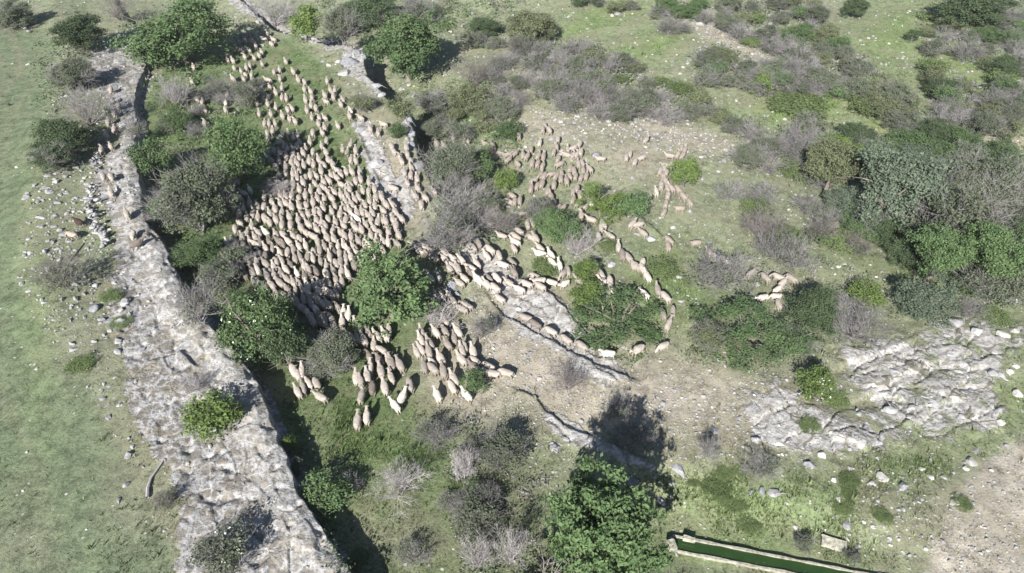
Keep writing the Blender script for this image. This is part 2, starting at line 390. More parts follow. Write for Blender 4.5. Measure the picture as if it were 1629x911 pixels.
# ------------------------------------------------------------------ ground sheet
def build_ground():
    fine = np.array([CAMH / math.tan(PITCH - math.atan((H0 / 2 - p) / F0)) for p in np.arange(1130, -130, -2.9)])
    near = np.linspace(-40, fine[0] - .3, 14)
    far = fine[-1] * np.exp(np.linspace(.03, math.log(3200 / fine[-1]), 46))
    ys = np.concatenate([near, fine, far])
    u = np.arange(-1.00, 1.0001, 1.35 / 820)                     # a bit wider than the frame
    ext = 1.0 * np.exp(np.linspace(.08, 1.6, 10))
    u = np.concatenate([-ext[::-1], u, ext])
    dep = np.maximum(ys, 12) * CP + CAMH * SP                       # depth of each row
    Y = np.repeat(ys[:, None], len(u), 1); X = dep[:, None] * u[None, :] * .97
    xs, yy = X.ravel(), Y.ravel()
    z, m = terrain(xs, yy, True)
    nr, nc = Y.shape
    # ---- colours of the ground cover itself
    px, py, jx, jy = m['px'], m['py'], m['jx'], m['jy']
    tint = np.empty((len(xs), 3)); tint[:] = (.200, .220, .136)
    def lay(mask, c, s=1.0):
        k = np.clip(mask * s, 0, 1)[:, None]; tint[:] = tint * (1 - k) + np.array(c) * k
    def blob(cx, cy, rx, ry, rot=0):
        a = math.radians(rot); dx = jx - cx; dy = jy - cy
        q = ((dx * math.cos(a) - dy * math.sin(a)) / rx) ** 2 + ((dx * math.sin(a) + dy * math.cos(a)) / ry) ** 2
        return np.exp(-q * .9)
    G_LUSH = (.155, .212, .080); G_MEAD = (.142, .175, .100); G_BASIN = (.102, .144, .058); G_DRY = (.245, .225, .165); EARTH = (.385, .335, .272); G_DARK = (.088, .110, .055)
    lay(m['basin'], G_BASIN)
    lay(m['meadow'], G_MEAD)
    lay(m['ledge'] * (1 - m['meadow']), (.205, .185, .125), .8)
    # strips of fresh and of dry grass
    for cx, cy, rx, ry, rot, s in [(1010, 85, 160, 26, 27, 1), (950, 30, 130, 24, 20, 1), (1420, 60, 90, 48, 30, 1), (1290, 170, 130, 26, 12, 1), (1390, 205, 110, 22, 22, .9), (1540, 110, 80, 34, 20, .8),
                                   (1560, 100, 90, 40, -15, .6), (1055, 430, 40, 40, 0, 1), (1110, 470, 90, 40, 0, .6), (760, 200, 60, 35, 0, .8), (690, 175, 60, 40, 0, .5),
                                   (1250, 820, 180, 70, -8, .5), (1120, 790, 110, 50, 0, .45), (1440, 740, 150, 35, 15, .6), (1600, 640, 50, 30, 20, .8), (1480, 430, 130, 30, -8, .7),
                                   (520, 700, 120, 60, 0, .55), (700, 660, 60, 70, 0, .4), (560, 820, 70, 60, 0, .3), (440, 620, 80, 60, 0, .4), (290, 160, 60, 50, 0, .5), (1560, 520, 60, 30, 0, .4),
                                   (1190, 575, 60, 20, 0, .5), (1030, 500, 90, 80, 0, .4), (160, 350, 50, 40, 0, .5), (60, 470, 30, 200, 0, .35), (1060, 880, 60, 25, 0, .7), (1180, 870, 160, 26, -8, .7)]:
        lay(blob(cx, cy, rx, ry, rot), G_LUSH, s)
    for cx, cy, rx, ry, rot, s in [(880, 565, 150, 60, -28, .8), (1090, 640, 170, 55, -6, .7), (820, 560, 90, 40, -35, .9), (760, 640, 60, 60, 0, .8), (1060, 620, 140, 60, -8, .75), (1150, 690, 110, 40, 0, .6), (900, 640, 80, 40, -20, .8), (850, 500, 80, 50, -35, .6),
                                   (640, 290, 24, 90, 22, .9), (640, 330, 40, 60, 20, .6), (580, 150, 50, 50, 0, .5), (1080, 215, 120, 20, -14, .9), (1010, 250, 60, 30, 0, .7), (870, 200, 90, 30, -10, .7), (1150, 55, 90, 18, -26, .9),
                                   (1270, 660, 90, 60, 0, .6), (1590, 225, 60, 14, -5, .8), (1400, 370, 70, 24, -20, .6), (220, 800, 60, 80, 0, .4), (130, 560, 50, 60, 0, .4), (1500, 830, 70, 60, 20, .6),
                                   (1380, 800, 40, 50, 0, .4), (1200, 430, 80, 30, 0, .3), (640, 860, 110, 60, 0, .5), (40, 860, 60, 40, 0, .35), (820, 90, 80, 40, 0, .5), (1060, 310, 60, 50, 0, .3), (720, 600, 60, 50, -30, .8)]:
        lay(blob(cx, cy, rx, ry, rot), EARTH if s > .65 else G_DRY, s)
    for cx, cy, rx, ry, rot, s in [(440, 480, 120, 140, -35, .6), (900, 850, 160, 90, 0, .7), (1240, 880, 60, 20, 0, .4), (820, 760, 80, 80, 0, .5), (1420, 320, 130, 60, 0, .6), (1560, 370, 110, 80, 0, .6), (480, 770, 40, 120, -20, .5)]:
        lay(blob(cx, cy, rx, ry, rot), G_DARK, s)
    lay(m['track'], (.40, .358, .295))
    rut = np.exp(-((np.abs(m['d']) - 11.5) / .35) ** 2) + np.exp(-((np.abs(m['d']) - 13.4) / .35) ** 2) + .7 * np.exp(-((np.abs(m['d']) - 17) / .5) ** 2) + .5 * np.exp(-((np.abs(m['d']) - 9.4) / .3) ** 2)
    lay(m['meadow'] * rut, (.205, .192, .128), .55)
    pebble = .10 + .05 * m['ledge'] + .22 * blob(1120, 660, 220, 70) + .16 * blob(1060, 215, 140, 22, -14) + .10 * blob(900, 200, 80, 30) + .25 * blob(1150, 55, 90, 20, -26) + .14 * blob(120, 400, 70, 160) + .2 * blob(820, 570, 120, 60, -35) + .1 * m['track'] + .12 * blob(1420, 820, 120, 70) - .07 * m['meadow'] - .06 * m['basin']
    rockm = np.clip(m['ledge'] * .92 + m['slab'] * .84 + m['outcrop'] * .66, 0, 1)
    rockm = np.clip(rockm * (1 - .0) + .42 * blob(1060, 218, 130, 18, -14) + .4 * blob(1150, 58, 80, 14, -26) + .5 * blob(830, 480, 90, 50, -35) + .35 * blob(900, 590, 90, 40, -25) + .3 * blob(1230, 650, 80, 50) + .35 * blob(640, 300, 30, 90, 20) + .3 * blob(880, 200, 70, 25), 0, 1)
    rockm = np.maximum(rockm, m['up'] * (1 - m['meadow']) * np.exp(-(m['d'] / .9) ** 2) * (yy < 75))
    steep = np.exp(-(m['d'] / .45) ** 2) * (yy < 70); rockm = np.maximum(rockm, steep)
    pale = np.clip(.42 * np.exp(-((m['d'] - .5) / 1.6) ** 2) * m['up'] * (yy < 60) + m['outcrop'] + m['slab'] * .8 + blob(1080, 220, 150, 40, -14), 0, 1)
    # ---- split the one sheet into the surfaces one can name
    vi = np.arange(nr * nc).reshape(nr, nc)
    q = np.stack([vi[:-1, :-1], vi[:-1, 1:], vi[1:, 1:], vi[1:, :-1]], -1).reshape(-1, 4)
    cls = np.zeros(nr * nc, int)
    cls[m['meadow'] > .5] = 1; cls[m['track'] > .5] = 5; cls[m['slab'] > .5] = 3; cls[m['outcrop'] > .5] = 4; cls[(m['ledge'] > .5)] = 2
    fc = cls[q[:, 0]]
    co = np.stack([xs, yy, z], 1)
    e1 = co[q[:, 1]] - co[q[:, 0]]; e2 = co[q[:, 3]] - co[q[:, 0]]
    fn = np.cross(e1, e2); vn = np.zeros_like(co)
    for k in range(4): np.add.at(vn, q[:, k], fn)
    vn /= np.linalg.norm(vn, axis=1)[:, None] + 1e-9
    for ci, name in enumerate(('ground', 'meadow', 'rock_ledge', 'rock_slab', 'rock_outcrop', 'dirt_track')):
        f = q[fc == ci]
        if not len(f): continue
        used, inv = np.unique(f, return_inverse=True); f = inv.reshape(-1, 4)
        me = bpy.data.meshes.new(name)
        me.vertices.add(len(used)); me.vertices.foreach_set('co', co[used].ravel())
        me.loops.add(f.size); me.loops.foreach_set('vertex_index', f.ravel())
        me.polygons.add(len(f)); me.polygons.foreach_set('loop_start', np.arange(len(f)) * 4); me.polygons.foreach_set('loop_total', np.full(len(f), 4))
        me.update(); me.polygons.foreach_set('use_smooth', np.ones(len(f), bool))
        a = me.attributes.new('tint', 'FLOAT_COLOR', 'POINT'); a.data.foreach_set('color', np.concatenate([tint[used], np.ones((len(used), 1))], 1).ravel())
        for nm, arr in (('rock', rockm), ('pebble', pebble), ('pale', pale), ('calm', m['meadow'])):
            a = me.attributes.new(nm, 'FLOAT', 'POINT'); a.data.foreach_set('value', arr[used].astype(float))
        me.normals_split_custom_set_from_vertices(vn[used].tolist())
        me.materials.append(M_GROUND)
        o = bpy.data.objects.new(name, me); COL.objects.link(o); o['kind'] = 'structure'
    global SAMP
    SAMP = (tint.reshape(nr, nc, 3), rockm.reshape(nr, nc), px.reshape(nr, nc), py.reshape(nr, nc), X, Y, z.reshape(nr, nc), m['track'].reshape(nr, nc), pebble.reshape(nr, nc))
build_ground()

# ------------------------------------------------------------------ helpers for things
def tag(o, label, cat, group=None, kind=None):
    if label: o['label'] = label
    if cat: o['category'] = cat
    if group: o['group'] = group
    if kind: o['kind'] = kind
    return o
def empty(name, loc, rz=0.0):
    o = bpy.data.objects.new(name, None); COL.objects.link(o); o.location = loc; o.rotation_euler.z = rz; o.empty_display_size = .3
    return o
def link(name, me, parent=None, loc=None):
    o = bpy.data.objects.new(name, me); COL.objects.link(o)
    if parent: o.parent = parent
    if loc: o.location = loc
    return o
def mesh_np(name, V, F, mats, mi=None, clump=None, smooth=False):
    me = bpy.data.meshes.new(name)
    V = np.asarray(V, float); F = np.asarray(F, int); k = F.shape[1]
    me.vertices.add(len(V)); me.vertices.foreach_set('co', V.ravel())
    me.loops.add(F.size); me.loops.foreach_set('vertex_index', F.ravel())
    me.polygons.add(len(F)); me.polygons.foreach_set('loop_start', np.arange(len(F)) * k); me.polygons.foreach_set('loop_total', np.full(len(F), k))
    for m in mats: me.materials.append(m)
    if mi is not None: me.polygons.foreach_set('material_index', np.asarray(mi, np.int32))
    me.polygons.foreach_set('use_smooth', np.full(len(F), smooth, bool))
    me.update()
    if clump is not None:
        a = me.attributes.new('clump', 'FLOAT', 'POINT'); a.data.foreach_set('value', np.asarray(clump, float))
    me.validate()
    return me

# ------------------------------------------------------------------ plants
def leaves(R, C, nrm, size, cl, asp=.62):
    """small leaf quads at the points C, facing roughly nrm"""
    n = len(C)
    a = R.normal(size=(n, 3)); N = nrm + a * 1.25; N /= np.linalg.norm(N, axis=1)[:, None] + 1e-9
    t = np.cross(N, R.normal(size=(n, 3))); t /= np.linalg.norm(t, axis=1)[:, None] + 1e-9
    b = np.cross(N, t); s = (size * R.uniform(.6, 1.35, n))[:, None]
    V = np.stack([C - t * s, C - b * s * asp + N * s * .18, C + t * s, C + b * s * asp + N * s * .18], 1).reshape(-1, 3)
    return V, np.arange(n * 4).reshape(n, 4), np.repeat(cl, 4)
def crown(kind, seed, lobes, clumps, per, leaf, sig, blossom=0, low=False, shell=.9):
    """a crown in the unit box: centre (0,0,1), radius about 1"""
    R = np.random.RandomState(seed); C = []; Nn = []; Cl = []
    L = []
    if low == 'thicket':
        for i in range(lobes):
            a = i * 2.399 + R.uniform(-.4, .4); r = math.sqrt((i + .5) / lobes) * .86; lr = R.uniform(.13, .27)
            L.append((r * math.cos(a), r * math.sin(a), R.uniform(.25, 1.75) * (1.05 - .65 * r * r), lr))
        lobes = 0
    for i in range(lobes):
        a = i * 2.399 + R.uniform(-.5, .5); r = math.sqrt((i + .5) / lobes) * R.uniform(.5, .68)
        zz = R.uniform(-.58, .46) * (1 - r * .3) + (.15 if r < .3 else 0)
        if low: zz = R.uniform(-.5, .1)
        L.append((r * math.cos(a), r * math.sin(a), 1 + zz, R.uniform(.32, .52)))
    for lx, ly, lz, lr in L:
        for k in range(clumps):
            d = R.normal(size=3); d[2] = d[2] * .8 + .25; d /= np.linalg.norm(d)
            c0 = np.array((lx, ly, lz)) + d * lr * R.uniform(shell - .25, shell + .15)
            q = np.linalg.norm((c0 - (0, 0, 1)) / (1.02, 1.02, 1.02))
            if q > 1.08 and low != 'thicket' and R.uniform() > .25: c0 = (0, 0, 1) + (c0 - (0, 0, 1)) / q * R.uniform(.95, 1.08)
            n = int(per * R.uniform(.5, 1.4)); g = R.normal(size=(n, 3)) * sig * (1, 1, .75)
            C.append(c0 + g); Nn.append(np.repeat((d * .8 + (0, 0, .35))[None], n, 0) + g / sig * .35); Cl.append(np.full(n, np.clip(R.uniform(0, 1) * .6 + .4 * ((lx * 7.3 + ly * 3.1 + lz * 5.7) % 1.0), 0, 1)))
    C = np.concatenate(C); Nn = np.concatenate(Nn); Cl = np.concatenate(Cl)
    C[:, 2] = np.maximum(C[:, 2], .06)
    V, F, c = leaves(R, C, Nn, leaf, Cl)
    mi = np.zeros(len(F), int)
    if blossom: mi[R.uniform(size=len(F)) < blossom] = 1
    return mesh_np(kind + '_crown', V, F, [LEAF[kind], M_BLOSSOM], mi, c)

class Tubes:
    def __init__(s): s.V = []; s.F = []; s.n = 0
    def seg(s, a, b, ra, rb, k=3):
        a = Vector(a); b = Vector(b); d = (b - a)
        if d.length < 1e-6: return
        d.normalize(); u = d.orthogonal().normalized(); v = d.cross(u)
        for p, r in ((a, ra), (b, rb)):
            for i in range(k):
                t = 2 * math.pi * i / k; q = p + (u * math.cos(t) + v * math.sin(t)) * r; s.V.append((q.x, q.y, q.z))
        for i in range(k): s.F.append((s.n + i, s.n + (i + 1) % k, s.n + k + (i + 1) % k, s.n + k + i))
        s.n += 2 * k
    def mesh(s, name, mat): return mesh_np(name, s.V, s.F, [mat])
def twigs(name, seed, mat, stems=11, depth=4, r0=.022, spread=.9, kids=3, droop=.0):
    R = random.Random(seed); T = Tubes()
    def grow(p, d, L, r, lv):
        q = p
        for k in range(2):
            d = (d + Vector((R.gauss(0, .16), R.gauss(0, .16), R.gauss(0.02, .12)))).normalized()
            q2 = q + d * L * .5; T.seg(q, q2, r, r * .78, 3 if lv > 0 else 5); q = q2; r *= .78
            if lv < depth:
                for j in range(kids if k else kids - 1):
                    a = (d + Vector((R.gauss(0, .6), R.gauss(0, .6), R.gauss(.12 - droop, .45)))).normalized()
                    grow(q, a, L * R.uniform(.5, .78), max(r * .62, .0045), lv + 1)
    for i in range(stems):
        a = 2 * math.pi * i / stems + R.uniform(-.3, .3); e = R.uniform(.15, 1.0) * spread
        grow(Vector((R.uniform(-.12, .12), R.uniform(-.12, .12), .0)), Vector((math.cos(a) * e, math.sin(a) * e, R.uniform(.45, 1.2))).normalized(), R.uniform(.65, 1.0), r0, depth - 3 if depth > 3 else 0)
    V = np.array(T.V); m = np.abs(V).max(0)
    V[:, 0] /= np.percentile(np.abs(V[:, 0]), 98); V[:, 1] /= np.percentile(np.abs(V[:, 1]), 98); V[:, 2] = np.maximum(V[:, 2], 0) * 1.9 / np.percentile(V[:, 2], 99)
    T.V = V
    return T.mesh(name, mat)
def trunk(seed, limbs=7, r=.075, mat=None):
    R = random.Random(seed); T = Tubes(); p = Vector((0, 0, -.08)); d = Vector((R.uniform(-.12, .12), R.uniform(-.12, .12), 1)).normalized()
    for k in range(4):
        q = p + d * .2; T.seg(p, q, r * (1.25 - .15 * k), r * (1.1 - .15 * k), 7); p = q; d = (d + Vector((R.gauss(0, .1), R.gauss(0, .1), 0))).normalized()
        if k:
            for j in range(limbs // 3 + 1):
                a = R.uniform(0, 6.28); e = Vector((math.cos(a), math.sin(a), R.uniform(.5, 1.1))).normalized(); x = p.copy(); rr = r * .5; L = R.uniform(.18, .26)
                for s in range(4):
                    y = x + e * L; T.seg(x, y, rr, rr * .72, 5); x = y; rr *= .72; e = (e + Vector((R.gauss(0, .25), R.gauss(0, .25), R.gauss(.05, .15)))).normalized()
                    if s: T.seg(x, x + (e + Vector((R.gauss(0, .6), R.gauss(0, .6), R.gauss(.1, .4)))).normalized() * L * .9, rr * .7, rr * .3, 4)
    return T.mesh('trunk', mat or M_BARK)

TRUNKS = [trunk(100 + i) for i in range(3)]
STEMS = [twigs('stem', 140 + i, M_TWIGB, 7, 2, .03, .8, 2) for i in range(2)]
GREY = [twigs('twigs', 200 + i, M_TWIG, 9 + i % 3, 4, .017, 1.0, 3) for i in range(4)]
GREYB = [twigs('twigs', 220 + i, M_TWIGB, 9, 4, .016, 1.0, 3) for i in range(3)]
DEAD = [twigs('twigs', 240 + i, M_DEAD, 10, 4, .022, .95, 3) for i in range(3)]
SPARSE = [twigs('branches', 260 + i, M_TWIG, 6, 3, .022, .9, 3) for i in range(3)]
BIG = {k: [crown(k, s + j * 7, 17, 16, 62, .031, .078) for j in range(n)] for k, s, n in (('oak', 300, 3), ('dark', 330, 1), ('mix', 350, 2), ('silver', 370, 2), ('olive', 390, 2))}
SMALL = {k: [crown(k, s + j * 7, 10, 12, 34, .052, .115) for j in range(n)] for k, s, n in (('oak', 400, 3), ('bright', 420, 3), ('dark', 440, 3), ('olive', 460, 3), ('silver', 480, 2), ('mix', 500, 3))}
LOWC = [crown('low', 520 + j, 12, 10, 28, .05, .12, low=True) for j in range(3)]
THIN = [crown('mix', 540 + j, 8, 6, 16, .05, .11) for j in range(3)]
BLOOM = crown('oak', 560, 14, 14, 40, .036, .085, .02)
BLOOMS = crown('bright', 561, 10, 12, 30, .05, .11, .03)
BLOOMM = crown('mix', 562, 10, 12, 30, .05, .11, .035)
THICK = [crown(k, 590 + j, 30, 9, 34, .026, .06, low='thicket') for j, k in enumerate(('oak', 'bright', 'oak'))]
BIGT = crown('oak', 599, 20, 11, 75, .034, .058)
OPENC = [crown('oak', 570 + j, 13, 9, 40, .040, .075) for j in range(2)]
OPENO = crown('olive', 580, 12, 8, 42, .044, .07)

PLANTCOUNT = [0]
def plant(cx, cy, wpx, hpx, kind, label=None, group=None, crownmesh=None, zk=None, lift=0.0):
    """kind: oak bright dark olive silver mix low grey brown dead thin"""
    up = .6
    for it in range(3):
        p = at(cx, cy, up); s = scale_at((p[0], p[1], p[2] + up)); dp = dep_at((p[0], p[1], p[2] + up))
        D = wpx / s
        hz = 2 * math.sqrt(max((hpx / 2 / s) ** 2 - (D / 2 * math.sin(dp)) ** 2, 0)) / math.cos(dp)
        lo, hi = (.22, .5) if kind == 'low' else (.62, 1.25)
        Hz = min(max(hz, lo * D), hi * D)
        if zk: Hz = zk * D
        up = Hz * .5 + lift
    i = PLANTCOUNT[0]; PLANTCOUNT[0] += 1
    tree = kind in ('oak', 'dark', 'silver', 'olive') and D > 3.2
    nm = {'grey': 'bare_shrub', 'brown': 'bare_shrub', 'dead': 'dead_shrub', 'low': 'herb_clump', 'thin': 'sparse_shrub'}.get(kind, 'tree' if tree else 'shrub')
    o = empty(nm, (p[0], p[1], p[2] - .03), rnd.uniform(0, 6.28))
    cat = {'bare_shrub': 'shrub', 'dead_shrub': 'dead shrub', 'herb_clump': 'plant', 'sparse_shrub': 'shrub'}.get(nm, nm)
    tag(o, label, cat, group)
    sc = (D / 2 * .98, D / 2 * .98, Hz / 2)
    def part(name, me, k=(1, 1, 1), mat=None):
        c = link(name, me, o); c.scale = (sc[0] * k[0], sc[1] * k[1], sc[2] * k[2]); return c
    if kind in ('grey', 'brown', 'dead'):
        part('stem', STEMS[i % 2], (.5, .5, .6)); part('twigs', {'grey': GREY, 'brown': GREYB, 'dead': DEAD}[kind][i % 3])
        if kind != 'dead' and i % 2: part('crown', THIN[i % 3], (.9, .9, .75))
    elif kind == 'thin':
        part('branches', SPARSE[i % 3]); part('twigs', GREY[i % 4], (.9, .9, .9)); part('crown', THIN[i % 3])
    elif kind == 'low':
        part('stem', STEMS[i % 2], (.5, .5, .4)); part('crown', LOWC[i % 3])
    else:
        tr = part('trunk', TRUNKS[i % 3] if tree else STEMS[i % 2], (1, 1, 1) if tree else (.8, .8, .8))
        me = crownmesh or ((BIG if D > 3.0 and kind in BIG else SMALL)[kind][i % len((BIG if D > 3.0 and kind in BIG else SMALL)[kind])])
        cr = part('crown', me)
        if tree: cr.location.z = -.16 * sc[2] + lift
        if lift: tr.scale.z *= 1 + lift / Hz
        if kind == 'mix' or (i % 3 == 0 and not tree and crownmesh is None): part('twigs', GREY[i % 4], (1, 1, .98))
    return o

